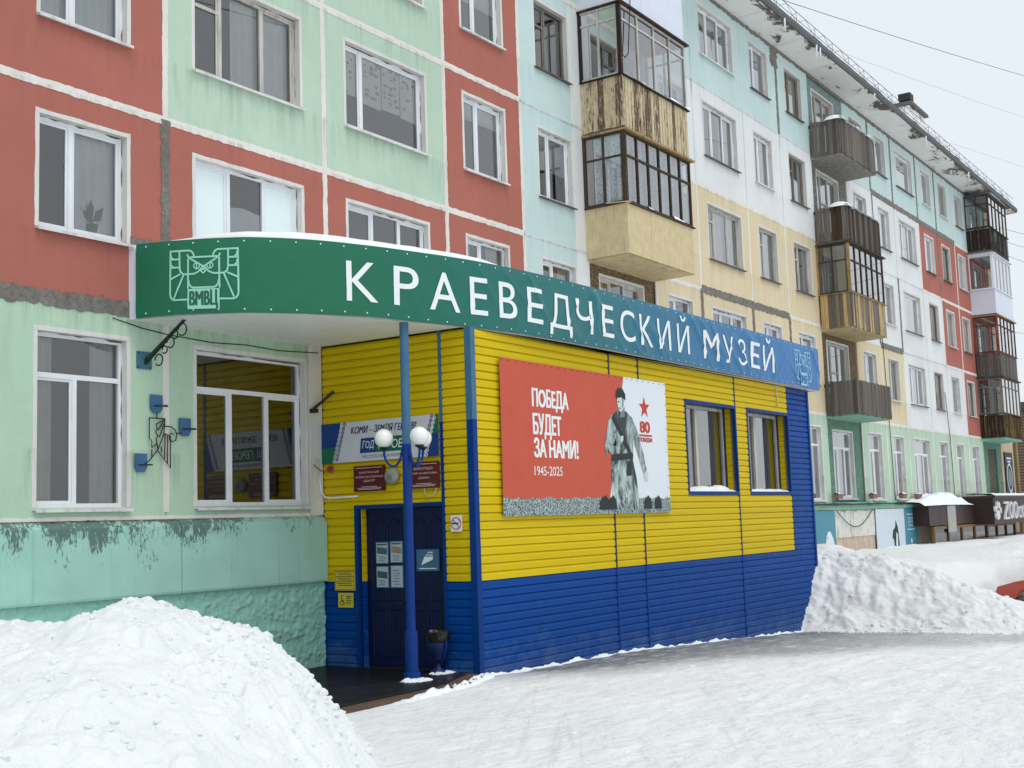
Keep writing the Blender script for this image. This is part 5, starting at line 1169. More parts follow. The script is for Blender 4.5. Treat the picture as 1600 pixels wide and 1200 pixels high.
for (yy, zz, r) in ((-.20, 4.36, .075), (-.28, 4.49, .05), (-.36, 4.58, .07), (-.42, 4.68, .055), (-.52, 4.74, .08)):
    MB().tube([(10.81 + .2 * (-yy) / .55, yy + r * math.cos(a), zz + r * math.sin(a)) for a in [i * .5 for i in range(12)]], .010, 6).build('scroll', 'bracket_iron', BR, smooth=True)
PH = thing('plant_holder', (11.05, -.03, 3.0), 'wrought iron ornament with three blue plant holder plates on mint wall', 'plant holder')
plain('holder_blue', (56, 100, 140), .5, .1, .4, dirt=.25, dirtc=(100, 120, 130))
for (x, z) in ((10.985, 3.8), (11.47, 3.515), (10.73, 3.02)):
    h = MB().poly([(x - .1, -.035, z + .12), (x - .1, -.035, z - .06), (x - .06, -.035, z - .12), (x + .06, -.035, z - .12), (x + .1, -.035, z - .06), (x + .1, -.035, z + .12)]).poly([(x - .1, -.028, z + .12), (x + .1, -.028, z + .12), (x + .1, -.028, z - .06), (x + .06, -.028, z - .12), (x - .06, -.028, z - .12), (x - .1, -.028, z - .06)]).build('holder_plate', 'holder_blue', PH)
    MB().tube([(x + .09 * math.cos(a), -.12 + .085 * math.sin(a), z - .03) for a in [i * .5236 for i in range(13)]], .006, 6).tube([(x, -.04, z - .03), (x + .17, -.06, z - .03)], .005, 6).build('ring', 'black_iron', h, smooth=True)
IR = MB()
def ir(pts): IR.tube([(x, -.04, z) for x, z in pts], .008, 6)
ir([(10.985, 3.69), (10.985, 3.61)]); ir([(10.86, 3.61), (11.12, 3.61)]); ir([(10.86, 3.61), (10.86, 3.34), (10.90, 3.31), (10.90, 3.22), (10.99, 3.28)]); ir([(11.12, 3.61), (11.10, 3.4), (11.0, 3.2), (10.86, 3.05), (10.78, 3.0)])
ir([(11.11, 3.6), (10.97, 3.53), (10.99, 3.48), (10.96, 3.43), (11.0, 3.38), (10.97, 3.33), (11.0, 3.2)]); ir([(11.10, 3.58), (11.0, 3.45)]); ir([(11.11, 3.55), (11.02, 3.36)]); ir([(11.0, 3.18), (11.21, 2.96), (11.21, 3.38), (11.12, 3.41)]); ir([(11.12, 3.41), (11.11, 3.08)]); ir([(11.16, 3.40), (11.16, 3.02)])
ir([(11.06, 3.16), (11.06, 3.24)]); ir([(11.12, 3.51), (11.22, 3.51), (11.29, 3.47), (11.32, 3.41), (11.30, 3.33), (11.24, 3.31), (11.2, 3.34), (11.19, 3.39), (11.22, 3.42), (11.26, 3.41)]); ir([(11.32, 3.42), (11.40, 3.43)]); ir([(10.90, 3.2), (10.90, 3.09)])
IR.build('iron_ornament', 'black_iron', PH, smooth=True)
FL = thing('wall_bracket', (14.05, -.05, 3.85), 'small black angled lamp bracket on the white corner pilaster', 'bracket')
MB().tube([(13.96, -.06, 3.9), (14.15, -.3, 4.16)], .022, 8).build('arm', 'black_iron', FL); MB().box(13.9, 14.0, -.12, -.03, 3.84, 3.9).build('foot', 'black_iron', FL)
# ------------------------------------------------------------------ snow banks
FH = Vector((RF.x, RF.y, 0)).normalized(); RH = Vector((FH.y, -FH.x, 0)); C0 = Vector((CAM.x, CAM.y, 0))
CREST = [(-7, 1.1), (-6, 1.35), (-4.6, 1.52), (-3.82, 1.51), (-3.34, 1.53), (-3.05, 1.60), (-2.91, 1.645), (-2.67, 1.66), (-2.46, 1.60), (-2.24, 1.50), (-1.91, 1.345), (-1.77, 1.245), (-1.53, 1.02), (-1.36, .80), (-1.19, .60), (-1.03, .38), (-.9, .2), (-.76, .03), (-.5, -.06), (0, -.12)]
PROF = [(3.2, -.15), (4.3, .02), (5.2, .30), (6.4, .60), (7.6, .84), (8.6, .96), (9.3, 1.0), (9.9, .97), (10.6, .8), (11.5, .42), (12.3, .05), (12.8, -.15)]
def ridged(x, y, z, o=3): 
    v = 0; a = 1
    for i in range(o): v += a * (1 - abs(noise.noise(Vector((x, y, z + 3 * i))))) ** 3; x *= 2.1; y *= 2.1; a *= .5
    return v / 1.75
def lump(x, y, s, seed=0.0):
    d = noise.voronoi(Vector((x / s, y / s, seed)))[0]; return max(0, .62 - d[0]) * s
def chunk(x, y, s, seed):
    d, pts = noise.voronoi(Vector((x / s, y / s, seed))); r = noise.cell(pts[0] * 7.3 + Vector((seed, 3, 1)))
    r = (r + 1) / 2; return s * max(0, r - .45) * smooth((d[1] - d[0]) * 3.2)
def pileL(s, d):
    p = C0 + RH * s + FH * d
    sh = .22 * noise.noise(Vector((s * .8, d * .5, 2)))
    edge = smooth((s + 7) / 1.2)
    h = interp(s + sh * .25 + max(0, d - 9.2) * .22, CREST) * interp(d + sh, PROF) * edge
    a = smooth(h / .35)
    h += a * (.075 * fbm(s * 1.1, d * 1.1, 4, 3) + .045 * fbm(s * 3.2, d * 3.2, 1, 4) + .018 * (ridged(s * 3.4, d * 3.4, 7) - .5))
    cl = smooth((noise.noise(Vector((s * .9, d * .9, 11))) + .05) * 2.5) * .7 + .5 * smooth((s + 2.4) / .8) + .5 * smooth((7.5 - d) / 1.2)
    wx = s + .05 * noise.noise(Vector((s * 5, d * 5, 1))); wy = d + .05 * noise.noise(Vector((s * 5, d * 5, 9)))
    h += a * cl * (.7 * chunk(wx, wy, .21, 1) + .6 * chunk(wx + .3, wy + .1, .1, 4) + .5 * chunk(wx, wy, .05, 6) + .3 * lump(s, d, .4, 8))
    h += a * .014 * fbm(s * 14, d * 14, 3, 4)
    return (p.x, p.y, gz(p.x, p.y) - .05 + h)
n = N('heap_snow'); s1 = n.noise(1, 1.3, 4, .6)
col = n.mix(n.ramp(s1, .3, .7), lin((230, 234, 236)), lin((240, 243, 244)))
dt = n.noise(1, 5.0, 5, .7); col = n.mix(n.math('MULTIPLY', n.ramp(dt, .66, .74), .25), col, lin((150, 146, 140)))
n.color(col); n.rough(.65); n.spec(.3)
n.bump(n.math('ADD', n.math('ADD', n.noise(1, 16, 6, .7), n.math('MULTIPLY', n.noise(1, 5, 4, .6), 1.6)), n.math('MULTIPLY', n.noise(1, 70, 3, .6), .35)), .5, .035)
n = N('bank_snow'); s1 = n.noise(1, 1.3, 4, .6); col = n.mix(n.ramp(s1, .3, .7), lin((240, 243, 244)), lin((249, 250, 250)))
xf = n.ramp(n.sep(0), 28.6, 29.6, 1, .1); dt = n.noise(1, 1.1, 6, .75); col = n.mix(n.math('MULTIPLY', n.math('MULTIPLY', n.ramp(dt, .56, .68), xf), .45), col, lin((160, 157, 154)))
d2 = n.noise(1, 7.5, 6, .75); col = n.mix(n.math('MULTIPLY', n.math('MULTIPLY', n.ramp(d2, .56, .7), xf), .35), col, lin((170, 170, 170)))
n.color(col); n.rough(.7); n.spec(.25); n.bump(n.math('ADD', n.noise(1, 10, 7, .75), n.math('MULTIPLY', n.noise(1, 38, 4, .7), .4)), .8, .05)
ss = [-7 + .035 * i for i in range(70)] + [-4.55 + .0165 * i for i in range(270)]; dd = [3.2 + .035 * i for i in range(55)] + [5.125 + .022 * i for i in range(345)]
sp = MB().grid(pileL, ss, dd).build('snow_pile', 'heap_snow', smooth=True); tag(sp, 'big white snow heap in the left foreground before the mint wall', 'snow pile')

CR = [(-13, .05), (-10, .35), (-8.2, .38), (-7.2, .54), (-6.2, .92), (-5.2, 1.36), (-4.2, 1.6), (-3.4, 1.72), (-2.6, 1.76), (-1.5, 1.6), (0, 1.5)]
FOOT = [(-13, 27.4), (-10, 26.7), (-7.3, 26.5), (-4.8, 26.45), (-3.2, 26.1), (-2.7, 25.95), (-2, 26.0), (0, 26.2)]
CAR_C = (30.61, -8.16)
def bankR(x, y):
    fx = interp(y, FOOT) + .12 * fbm(y * 1.2, 3, 1, 3); t = (x - fx)
    w = lerp(1.3, 1.7, smooth((y + 6) / 3)); c = interp(y, CR)
    h = c * (smooth(t / w) * .55 + .45 * min(1, max(0, t / w)))
    rough = smooth(t / .3) * (1 - smooth((t - w * .95) / .8))
    if t > w:       # smooth wind-packed top behind the ploughed edge
        k_ = smooth((t - w) / 2.5)
        top = 1.46 + .48 * math.exp(-((y + 2.2) / 1.2) ** 2) * math.exp(-((x - 29.3) / 1.5) ** 2) + .10 * fbm(x * .35, y * .35, 5, 3) - .95 * smooth((-4.9 - y) / 1.4) * (1 - smooth((x - 31.4) / .9)) - .5 * smooth((-7.5 - y) / 2)
        top += .55 * math.exp(-((x - 39.5) / 2.6) ** 2 - ((y + 5.6) / 1.6) ** 2) + .05 * smooth((x - 37) / 5) - .22 * math.exp(-((x - 32.5) / 1.6) ** 2 - ((y + 1.2) / 2.2) ** 2)
        h = lerp(h, top, k_)
        # hollow where the car stands
        cx_, cy_ = CAR_C; q = max(abs(x - cx_) - .95, abs(y - cy_) - 2.2); h = lerp(min(h, .28), h, smooth((q - .0) / .35)) if q < .35 else h
    h += (1 - rough) * .02 * fbm(x * 2, y * 2, 3, 3) * smooth(t)
    e = smooth((x - 25.6) / .4) * smooth((y + 13) / 2)
    z = gz(x, y) - .06 + h * e
    q = rough * e * smooth(h / .25)
    if q > 0:       # broken ploughed face: displaced along the slope, not straight up
        dsp = q * (.10 * fbm(x * 1.4, y * 1.4, z * 1.6, 4) + .07 * fbm(x * 4.2, y * 4.2, z * 4.5 + 7, 4) + .022 * (1 - 2 * abs(noise.noise(Vector((x * 7, y * 7, z * 7))))) + .014 * fbm(x * 15, y * 15, z * 15 + 3, 3))
        return (x - .72 * dsp, y, z + .7 * dsp)
    return (x, y, z)
xs = [25.6 + .03 * i for i in range(130)] + [29.5 + .09 * i for i in range(80)] + [36.7 + .3 * i for i in range(90)]; ys = [-13 + .12 * i for i in range(35)] + [-8.8 + .04 * i for i in range(220)]
xs = sorted(xs)
bk = MB().grid(bankR, xs, ys).build('snow_bank', 'bank_snow', smooth=True); tag(bk, 'ploughed snow bank piled against the right end of the annex', 'snow bank')
def clods(name, parent, spots, mat='heap_snow'):
    m = MB(); r = random.Random(5)
    for (x, y, z, s) in spots:
        b0 = len(m.v); n1, n2 = 5, 7; sd2 = r.uniform(0, 99); ax, ay, az = s * r.uniform(.8, 1.3), s * r.uniform(.8, 1.3), s * r.uniform(.6, .95)
        for i in range(n1 + 1):
            t = math.pi * i / n1
            for j in range(n2):
                p = 2 * math.pi * j / n2; dx, dy, dz = math.sin(t) * math.cos(p), math.sin(t) * math.sin(p), math.cos(t); k2 = 1 + .45 * noise.noise(Vector((dx * 1.4 + sd2, dy * 1.4, dz * 1.4)))
                m.v.append((x + ax * dx * k2, y + ay * dy * k2, z + az * dz * k2))
        for i in range(n1):
            for j in range(n2): q = b0 + i * n2 + j; q2 = b0 + i * n2 + (j + 1) % n2; m.f.append((q, q2, q2 + n2, q + n2))
    o = m.build(name, mat, parent); o['kind'] = 'stuff'; return o
r5 = random.Random(11); sp_ = []
for i in range(900):
    if i < 520: s_ = r5.gauss(-1.75, .4); d_ = r5.gauss(9.3, .9)
    elif i < 660: s_ = r5.gauss(-2.75, .35); d_ = r5.gauss(9.2, .5)
    else: s_ = r5.uniform(-4.2, -2.0); d_ = r5.uniform(5.6, 7.6)
    p = pileL(s_, d_); sz = min(.05, .008 + abs(r5.gauss(0, .015)))
    if p[2] > .08 or i % 4 == 0: sp_.append((p[0], p[1], max(p[2], gz(p[0], p[1])) - sz * .1, sz))
clods('snow_clods', sp, sp_)
sp_ = []
for i in range(330):
    y = r5.uniform(-9.5, -2.9)
    if i < 200: x = interp(y, FOOT) + r5.gauss(.02, .12)
    else: x = interp(y, FOOT) + r5.uniform(.1, 1.9)
    if x < 27.4 and y > -2.95: continue
    p = bankR(x, y); sz = min(.09, .014 + abs(r5.gauss(0, .02))); sp_.append((p[0], p[1], max(p[2], gz(x, y)) + sz * .1, sz))
clods('snow_clods', bk, sp_, 'bank_snow')
# crumbs of ice along the foot of the annex front
def rim(u, v):
    x = lerp(14.0, 26.3, u); w = .10 + .08 * fbm(x * 1.7, 2, 6, 3)
    h = .05 * max(0, .6 + fbm(x * 2.6, 1, 2, 4)) * (.35 if 22.2 < x < 23.6 else 1)
    y = YF - .016 - w * v
    return (x, y, gz(x, y) + h * (1 - v) ** 1.3 * (1 + .5 * noise.noise(Vector((x * 14, v * 3, 1)))) - .006)
ro = MB().grid(rim, [i / 500 for i in range(501)], [0, .2, .4, .7, 1]).build('snow_rim', 'snow', smooth=True); tag(ro, 'thin crust of snow along the blue wall foot', 'snow', kind='stuff')
def rim2(u, v):
    pts = [(11.6, -3.36), (12.6, -3.32), (13.3, -3.25), (13.9, -3.05), (14.3, -2.9)]; x = lerp(11.6, 14.3, u); y = interp(x, [(a, b) for a, b in pts]) + .22 * (.5 - v) + .04 * fbm(x * 3, 1, 1, 3)
    h = .07 * smooth(u * 3) * max(0, math.sin(math.pi * v)) * max(.15, .8 + fbm(x * 7, v * 3, 4, 5)); return (x, y, .0 + h - .004)
r2 = MB().grid(rim2, [i / 140 for i in range(141)], [i / 10 for i in range(11)]).build('snow_rim', 'snow', smooth=True); tag(r2, 'ridge of crusted snow along the porch slab edge', 'snow', kind='stuff')
for (x, y, r, lb) in ((13.2, -2.52, .3, 'icy snow crust round the foot of the lamp column'), (13.98, -2.36, .26, 'icy snow crust round the foot of the litter bin')):
    o = MB().grid(lambda a, b: (x + a * r, y + b * r * .8, .05 + .05 * max(0, 1 - a * a - b * b) * (1 + .8 * fbm(a * 3 + x, b * 3, 2, 3)) - .01), [-1 + i / 10 for i in range(21)], [-1 + i / 10 for i in range(21)]).build('snow_crust', 'snow', smooth=True); tag(o, lb, 'snow')

# ------------------------------------------------------------------ pet shop front at the far end
SH = thing('pet_shop', (43, -1, 0), 'brown shop canopy and glazed front lettered ZOOСФЕРА at the far end', 'shop')
plain('shop_brown', (52, 32, 30), .5, .12, .4, dirt=.2); plain('shop_frame', (120, 88, 48), .55, .12, .4); plain('sign_letter', (214, 214, 216), .4, .03, .4); plain('old_sheet', (170, 168, 164), .6, .12, .3, bump=.5)
for a, b in ((44.3, 45.6), (45.62, 47.0), (47.02, 49.0), (49.02, 50.6)): MB().box(a, b, -.68, -.1, 1.48, 2.16).build('fascia_panel', 'shop_brown', SH)
MB().box(46.6, 47.7, -.71, -.685, 1.2, 2.17).build('patch_sheet', 'old_sheet', SH)
MB().box(50.6, 61.0, -1.4, -.1, 1.40, 2.40).build('sign_box', 'shop_brown', SH); MB().box(50.5, 61.1, -1.5, -.1, 2.402, 2.5).build('sign_cap', 'shop_brown', SH)
for body, a, b, c_, d_ in (('Z', 51.0, 51.75, 1.56, 2.26), ('O', 51.85, 52.55, 1.56, 2.26), ('O', 52.65, 53.35, 1.56, 2.26), ('С', 53.5, 54.0, 1.58, 2.06), ('Ф', 54.1, 54.75, 1.55, 2.1), ('Е', 54.85, 55.25, 1.58, 2.06), ('Р', 55.35, 55.8, 1.58, 2.06), ('А', 55.9, 56.45, 1.58, 2.06)):
    v, f = fit_text(body, a + 1.0, b + 1.0, c_, d_, bold=0.0); m = MB(); put2d(m, (v, f), lambda x, z: (x, -1.50, z)); i0 = len(m.v); nv_ = len(v)
    m.v += [(x, -1.41, z) for x, z in v]
    from collections import Counter
    ec = Counter(); 
    for q in f:
        for i in range(len(q)): ec[frozenset((q[i], q[(i + 1) % len(q)]))] += 1
    for e_ in ec:
        if ec[e_] == 1 and len(e_) == 2: i, j = tuple(e_); m.f.append((i, j, nv_ + j, nv_ + i))
    m.build('letter', 'sign_letter', SH)
for (x, z, rx, rz) in ((49.75, 1.75, .28, .18), (49.5, 1.98, .12, .12), (49.75, 2.14, .11, .13), (50.02, 2.12, .11, .13), (50.2, 1.92, .11, .12)):
    c_ = circ((x + 1.15, z), rx, 16, ry=rz); MB().prism(c_, lambda p, t: (p[0], t, p[1]), -1.50, -1.41).build('paw_mark', 'sign_letter', SH, recalc=True)
def shopwin(x0, x1, z0, z1, nx):
    fr = MB(); fr.box(x0, x1, -.66, -.58, z1 - .1, z1).box(x0, x1, -.66, -.58, z0, z0 + .1).box(x0, x1, -.655, -.585, lerp(z0, z1, .72) - .05, lerp(z0, z1, .72) + .05)
    for i in range(nx + 1): X = lerp(x0, x1, i / nx); fr.box(X - .06, X + .06, -.67, -.57, z0, z1)
    o = fr.build('window', 'shop_frame', SH)
    for i in range(nx): a, b = lerp(x0, x1, i / nx), lerp(x0, x1, (i + 1) / nx); MB().quad((a, -.62, z0), (b, -.62, z0), (b, -.62, z1), (a, -.62, z1)).build('pane', 'glass_shop', o)
shopwin(44.9, 52.5, -.8, 1.44, 4); shopwin(52.6, 57.5, -.8, 1.38, 3)
plain('goods_blue', (60, 100, 150), .6, .3, .3)
MB().box(47.5, 49.0, -.4, -.3, -.5, 1.2).build('display', 'goods_blue', SH); MB().box(50, 52, -.4, -.3, -.5, 1.0).build('display', 'curtain_grey', SH)
o = MB().grid(lambda u, v: (lerp(43.6, 50.3, u), lerp(-.75, -.05, v), 2.17 + .55 * max(.02, math.sin(math.pi * min(1, u * .85 + .1))) * smooth(v * 3 + .15) * (.85 + .3 * fbm(u * 5, v, 1, 3))), [i / 40 for i in range(41)], [i / 8 for i in range(9)]).build('canopy_snow', 'snow', smooth=True); tag(o, 'thick snow on the brown shop canopy left of the ZOO sign', 'snow')
o = MB().grid(lambda u, v: (lerp(50.7, 60.5, u), lerp(-1.48, -.1, v), 2.505 + .1 * (.8 + .5 * fbm(u * 8, v, 3, 3)) * smooth(v * 8)), [i / 40 for i in range(41)], [i / 8 for i in range(9)]).build('canopy_snow', 'snow', smooth=True); tag(o, 'thin snow on top of the ZOO sign box', 'snow')
MB().box(43.4, 44.4, -.06, -.02, -.6, 1.1).build('cellar_window', 'wood_white', SH); MB().box(43.5, 44.3, -.07, -.061, -.5, 1.0).build('cellar_pane', 'curtain_grey', SH)
# posters of the shop
plain('teal_print', (74, 140, 160), .5, .04, .3); plain('pale_print', (208, 218, 228), .5, .03, .3); plain('bird_print', (222, 232, 236), .5, .05, .3)
def shopposter(x0, x1, label, base):
    o = thing('shop_poster', (x0, -.1, .2), label, 'poster'); MB().box(x0, x1, -.105, -.085, -.3, 2.12).build('poster_board', base, o); return o
o = shopposter(34.3, 36.42, 'teal shop poster with a white parrot beside the annex corner', 'teal_print')
fx = lambda pts: poly(pts)
for vf, mt in ((fx([(35.5, .3), (36.4, .3), (36.35, .9), (36.15, 1.3), (35.95, 1.5), (35.75, 1.52), (35.6, 1.38), (35.5, 1.15), (35.58, 1.0), (35.66, 1.1), (35.7, .9), (35.6, .6)]), 'bird_print'), (fx([(35.5, 1.15), (35.44, .95), (35.56, .86), (35.62, 1.05)]), 'ink_dark'), (fx(circ((35.68, 1.33), .03, 10)), 'ink_dark'), (fx([(34.6, .3), (35.1, .3), (34.95, .8), (34.75, 1.0), (34.6, .9)]), 'bird_print')):
    m = MB(); put2d(m, vf, lambda x, z: (x, -.108, z)); m.build('print', mt, o)
o = shopposter(40.25, 44.8, 'pale shop poster with a black dog and a teal side strip', 'pale_print')
for vf, mt, l in ((fx([(43.3, -.3), (44.8, -.3), (44.8, 2.12), (43.3, 2.12)]), 'teal_print', .108), (fx([(42.2, .5), (42.65, .45), (42.6, .9), (42.55, 1.3), (42.5, 1.5), (42.3, 1.75), (42.2, 1.5), (41.95, 1.4), (41.85, 1.15), (42.0, 1.1), (42.05, .8)]), 'ink_dark', .108), (fx([(42.2, .9), (42.4, .85), (42.45, 1.25), (42.3, 1.35)]), 'bird_print', .110), (fx([(41.2, .2), (41.7, .2), (41.75, .6), (41.5, .85), (41.3, .6)]), 'ink_mid', .108), (fx([(42.7, .2), (42.9, .2), (42.85, .65), (42.75, .7)]), 'ink_dark', .108),
                  (fit_text('ZOO', 43.7, 44.3, 1.62, 1.82), 'print_white', .110), (fit_text('СФЕРА', 43.7, 44.3, 1.48, 1.58), 'print_white', .110), (fx([(43.6, 1.9), (44.4, 1.9), (44.4, 1.93), (43.6, 1.93)]), 'print_white', .110), (fx([(43.6, 1.38), (44.4, 1.38), (44.4, 1.41), (43.6, 1.41)]), 'print_white', .110)):
    m = MB(); put2d(m, vf, lambda x, z: (x, -l, z)); m.build('print', mt, o)
for (x, z) in ((44.0, 1.0), (43.8, .6), (44.2, .45), (44.0, .1)):
    m = MB(); put2d(m, fx(circ((x, z), .09, 10)), lambda x, z: (x, -.11, z)); m.build('print', 'print_white', o)
o = thing('shop_poster', (59.2, -.02, 2.4), 'dark poster with a pale ring on the beige end of the block', 'poster')
MB().box(59.25, 60.75, -.06, -.01, 2.45, 4.5).build('poster_board', 'ink_dark', o)
m = MB(); put2d(m, stroke2d(circ((60.0, 3.35), .5, 28, ry=.62), .09, True), lambda x, z: (x, -.062, z)); m.build('print', 'pale_print', o); m = MB(); put2d(m, fx(circ((60.0, 3.35), .3, 20, ry=.4)), lambda x, z: (x, -.062, z)); m.build('print', 'ink_mid', o)
for z, w in ((4.2, .45), (4.05, .3), (2.6, .3)): m = MB(); put2d(m, fx([(60 - w, z), (60 + w, z), (60 + w, z + .08), (60 - w, z + .08)]), lambda x, z: (x, -.062, z)); m.build('print', 'pale_print', o)
# planters under the far ground-floor sills
plain('planter_pink', (142, 108, 98), .7, .12, .3)
for x, lb in ((36.3, 'pinkish planter box by the pebbledash balcony bay'), (39.6, 'pinkish planter box right of the pebbledash balcony bay'), (42.75, 'third pinkish planter box from the annex'), (44.55, 'pinkish planter box nearest the brown shop canopy')):
    o = thing('planter_box', (x, -.2, 2.45), lb, 'planter', 'planters on the far ground floor ledge')
    MB().hexa([(x + .04, -.27, 2.46), (x + .42, -.27, 2.46), (x + .04, -.14, 2.46), (x + .42, -.14, 2.46), (x, -.30, 2.59), (x + .46, -.30, 2.59), (x, -.12, 2.59), (x + .46, -.12, 2.59)]).build('box', 'planter_pink', o); MB().box(x - .008, x + .468, -.31, -.11, 2.591, 2.612).build('rim', 'planter_pink', o)
    rail_snow(x + .04, x + .42, -.21, 2.61, .17, .06).build('snow_cap', 'snow', o, smooth=True)
# cables along the far ledge
for k_, (za, zb, lb) in enumerate(((2.33, 2.28, 'black cable bundle sagging along the far ledge'), (2.27, 2.32, 'second black cable lying lower along the far ledge'))):
    tag(MB().tube([(27.5 + i * .8, -.16 - .02 * k_, lerp(za, zb, i / 24) + .05 * noise.noise(Vector((i * .7, k_ * 5, 1)))) for i in range(24)], .022, 6).build('cable', 'black_iron', smooth=True), lb, 'cable')
tag(MB().tube([(36.6 + i * .33, -.11, 2.1 - .5 * math.sin(math.pi * i / 10)) for i in range(11)], .014, 6).build('cable', 'black_iron', smooth=True), 'black cable hanging in a loop over the white sheets', 'cable')
# wall cable on the far facade
tag(MB().tube([(42.3, -.03, 13.0), (42.4, -.03, 9), (42.6, -.03, 5), (42.7, -.03, 2.4)], .012, 5).build('cable', 'black_iron', smooth=True), 'thin cable dropping down the far facade beside the plank balconies', 'cable')
tag(MB().tube([(50.0, -.03, 6.6), (50.3, -.03, 4.9), (50.4, -.03, 2.5)], .012, 5).build('cable', 'black_iron', smooth=True), 'thin cable dropping between the far white windows', 'cable')
tag(MB().tube([(22.9, -1.05, 15.9), (22.95, -1.06, 13.2), (22.75, -1.06, 11.9), (22.6, -.6, 11.4)], .012, 5).build('cable', 'black_iron', smooth=True), 'black cable hanging over the yellow glazed balcony', 'cable')

# ------------------------------------------------------------------ red car behind the bank
CA = thing('parked_car', (32.35, -6.36, -.56), 'red orange car half hidden behind the snow bank', 'car')
n = N('car_red'); n.color(lin((168, 58, 38))); n.rough(.32); n.b.inputs['Coat Weight'].default_value = .5; n.bump(n.noise(1, 20, 3, .5), .03, .01)
plain('tyre', (22, 22, 22), .85); plain('rim_grey', (140, 142, 146), .35, .05, .5, metal=.8); plain('car_black', (24, 24, 26), .5); plain('lens_clear', (200, 205, 210), .15)
cx0, cz, yN, yFr = 30.25, -.56, -7.2, -5.52
def arch(xc, r, n_=9): return [(xc - r * math.cos(math.pi * i / n_), .34 + r * math.sin(math.pi * i / n_)) for i in range(n_ + 1)]
prof = [(0.0, .35), (.02, .30)] + [(.05, .25)] + [(a, b) for a, b in arch(.78, .42)] + [(1.3, .22), (2.9, .22)] + arch(3.36, .40) + [(4.05, .26), (4.15, .45), (4.15, .82), (4.05, .90), (3.3, 1.0), (1.05, 1.04), (.45, .95), (.06, .84), (0, .66)]
bm_ = bmesh.new(); f0 = [bm_.verts.new((cx0 + a, yN, cz + b)) for a, b in prof]; f1 = [bm_.verts.new((cx0 + a, yFr, cz + b)) for a, b in prof]
bm_.faces.new(f0); bm_.faces.new(f1[::-1])
for i in range(len(prof)): j = (i + 1) % len(prof); bm_.faces.new((f0[j], f0[i], f1[i], f1[j]))
bmesh.ops.recalc_face_normals(bm_, faces=bm_.faces)
es = [e for e in bm_.edges if all(v in f0 or v in f1 for v in e.verts) and (abs(e.verts[0].co.y - e.verts[1].co.y) < .01) and min(v.co.z for v in e.verts) > cz + .6]
bmesh.ops.bevel(bm_, geom=es, offset=.05, segments=3, affect='EDGES')
me = bpy.data.meshes.new('body'); bm_.to_mesh(me); bm_.free()
for v in me.vertices: v.co -= Vector((32.35, -6.36, -.56))
me.materials.append(MATS['car_red']); o = bpy.data.objects.new('body', me); COL.objects.link(o); o.parent = CA
cab = MB().hexa([(cx0 + 1.0, yN + .08, cz + .92), (cx0 + 3.75, yN + .08, cz + .92), (cx0 + 1.0, yFr - .08, cz + .92), (cx0 + 3.75, yFr - .08, cz + .92), (cx0 + 1.65, yN + .22, cz + 1.38), (cx0 + 3.3, yN + .22, cz + 1.38), (cx0 + 1.65, yFr - .22, cz + 1.38), (cx0 + 3.3, yFr - .22, cz + 1.38)]).build('cabin_glass', 'car_black', CA)
MB().hexa([(cx0 + 1.6, yN + .2, cz + 1.381), (cx0 + 3.35, yN + .2, cz + 1.381), (cx0 + 1.6, yFr - .2, cz + 1.381), (cx0 + 3.35, yFr - .2, cz + 1.381), (cx0 + 1.75, yN + .3, cz + 1.43), (cx0 + 3.2, yN + .3, cz + 1.43), (cx0 + 1.75, yFr - .3, cz + 1.43), (cx0 + 3.2, yFr - .3, cz + 1.43)]).build('roof', 'car_red', CA)
for xw in (.78, 3.36):
    for yw in (yN + .03, yFr - .23):
        w = MB().tube([(cx0 + xw, yw, cz + .30), (cx0 + xw, yw + .2, cz + .30)], .30, 24).build('wheel', 'tyre', CA); MB().tube([(cx0 + xw, yw - .006, cz + .30), (cx0 + xw, yw + .05, cz + .30)], .18, 16).build('rim', 'rim_grey', w)
MB().box(cx0 - .05, cx0 + .25, yN - .03, yFr + .03, cz + .26, cz + .42).build('bumper', 'car_black', CA); MB().box(cx0 - .015, cx0 + .1, yN + .08, yN + .5, cz + .56, cz + .74).build('headlight', 'lens_clear', CA); MB().box(cx0 - .015, cx0 + .1, yFr - .5, yFr - .08, cz + .56, cz + .74).build('headlight', 'lens_clear', CA)
MB().box(cx0 + 1.02, cx0 + 1.12, yN - .008, yN + .01, cz + .70, cz + .73).build('side_repeater', 'car_black', CA); MB().box(cx0 + 1.3, cx0 + 1.31, yN - .003, yN + .01, cz + .3, cz + .88).box(cx0 + 2.5, cx0 + 2.51, yN - .003, yN + .01, cz + .3, cz + .88).build('door_gap', 'car_black', CA)
CA.location = (30.61, -8.16, -.56); CA.rotation_euler = (0, 0, math.radians(-90))

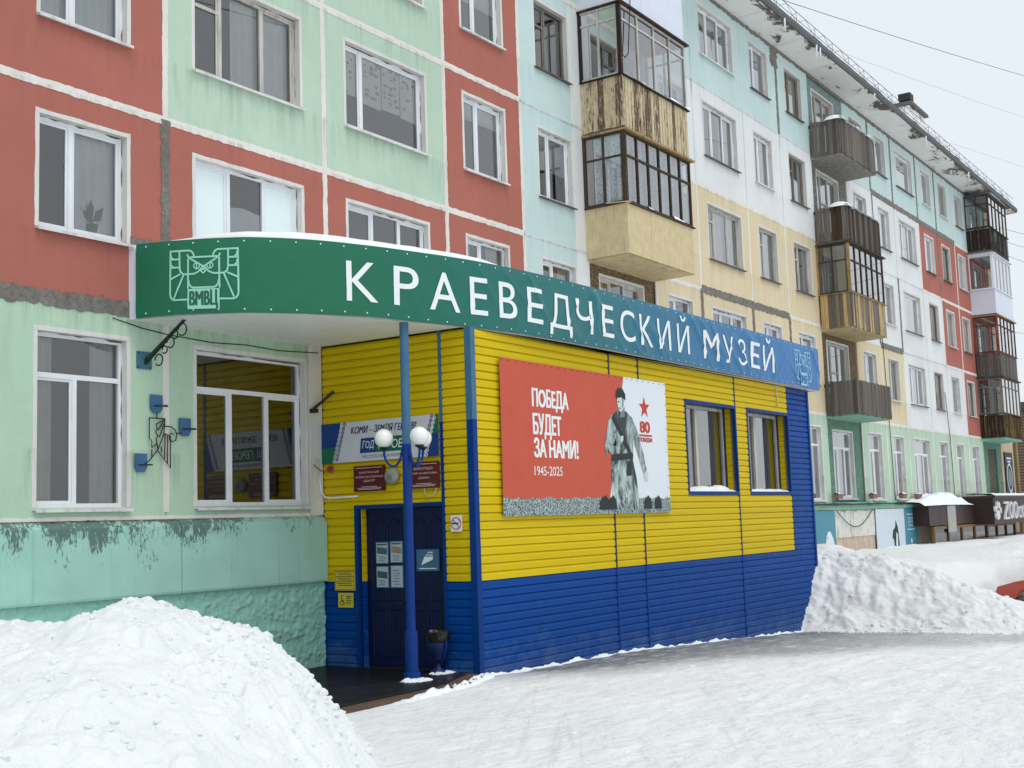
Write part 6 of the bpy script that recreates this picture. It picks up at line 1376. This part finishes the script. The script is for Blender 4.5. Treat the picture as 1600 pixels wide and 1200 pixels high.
# ------------------------------------------------------------------ brick building beyond, overhead wires
BB = thing('brick_building', (74, 4, 0), 'dark brick building just showing beyond the end of the block', 'building')
n = N('brick_far'); br = n.n.new('ShaderNodeTexBrick'); br.inputs['Color1'].default_value = (*lin((120, 84, 66)), 1); br.inputs['Color2'].default_value = (*lin((96, 66, 54)), 1); br.inputs['Mortar'].default_value = (*lin((130, 120, 110)), 1); br.inputs['Scale'].default_value = 3
mp = n.n.new('ShaderNodeMapping'); mp.inputs['Rotation'].default_value = (math.radians(90), 0, 0); n.l.new(n.pos(), mp.inputs[0]); n.l.new(mp.outputs[0], br.inputs['Vector']); n.l.new(br.outputs[0], n.b.inputs['Base Color']); n.rough(.9)
MB().box(76, 96, -2.0, 10, -.8, 7.6).build('wall', 'brick_far', BB); MB().box(75.8, 96.2, -2.2, 10.2, 7.602, 8.0).build('roof', 'gutter_dark', BB)
for i in range(5):
    for z in (1.2, 4.4):
        w = MB().box(77.5 + i * 3.6, 79.3 + i * 3.6, -2.04, -1.96, z, z + 1.7).build('window', 'wood_white', BB); MB().box(77.6 + i * 3.6, 79.2 + i * 3.6, -2.06, -2.041, z + .1, z + 1.6).build('pane', 'interior_dark', w)
# yellowish garland pipe on the block end
tag(MB().tube([(61.5, -.1, z * .5) for z in range(1, 32)], .07, 8).build('downpipe', 'end_ochre', smooth=True), 'ochre downpipe at the far corner of the block', 'pipe')
WR = [((10.4, -2.54, 10.79), (58, -6.7, 18.9), 'long dark wire crossing the sky highest'), ((47.0, 4.9, 21.8), (97, -2.1, 26.9), 'faint wire crossing the sky above the chimney'), ((50.0, 6.0, 20.6), (97, -1.5, 23.6), 'faint lower wire crossing the sky behind the chimney'),
      ((61.3, .5, 15.6), (40, -8.5, 9.4), 'uppermost wire leaving the end of the block'), ((61.3, .5, 15.0), (40, -8.5, 8.9), 'second wire leaving the end of the block'), ((61.3, .5, 14.4), (40, -8.5, 8.2), 'third wire leaving the end of the block'), ((61.3, .5, 10.4), (40, -8.4, 7.2), 'lowest wire leaving the end of the block')]
for a, b, lb in WR:
    a, b = Vector(a), Vector(b); sag = .25
    tag(MB().tube([a.lerp(b, i / 16) - Vector((0, 0, sag * 4 * (i / 16) * (1 - i / 16))) for i in range(17)], .008 if 'faint' not in lb else .005, 5).build('overhead_wire', 'wire_grey', smooth=True), lb, 'wire', 'overhead wires')
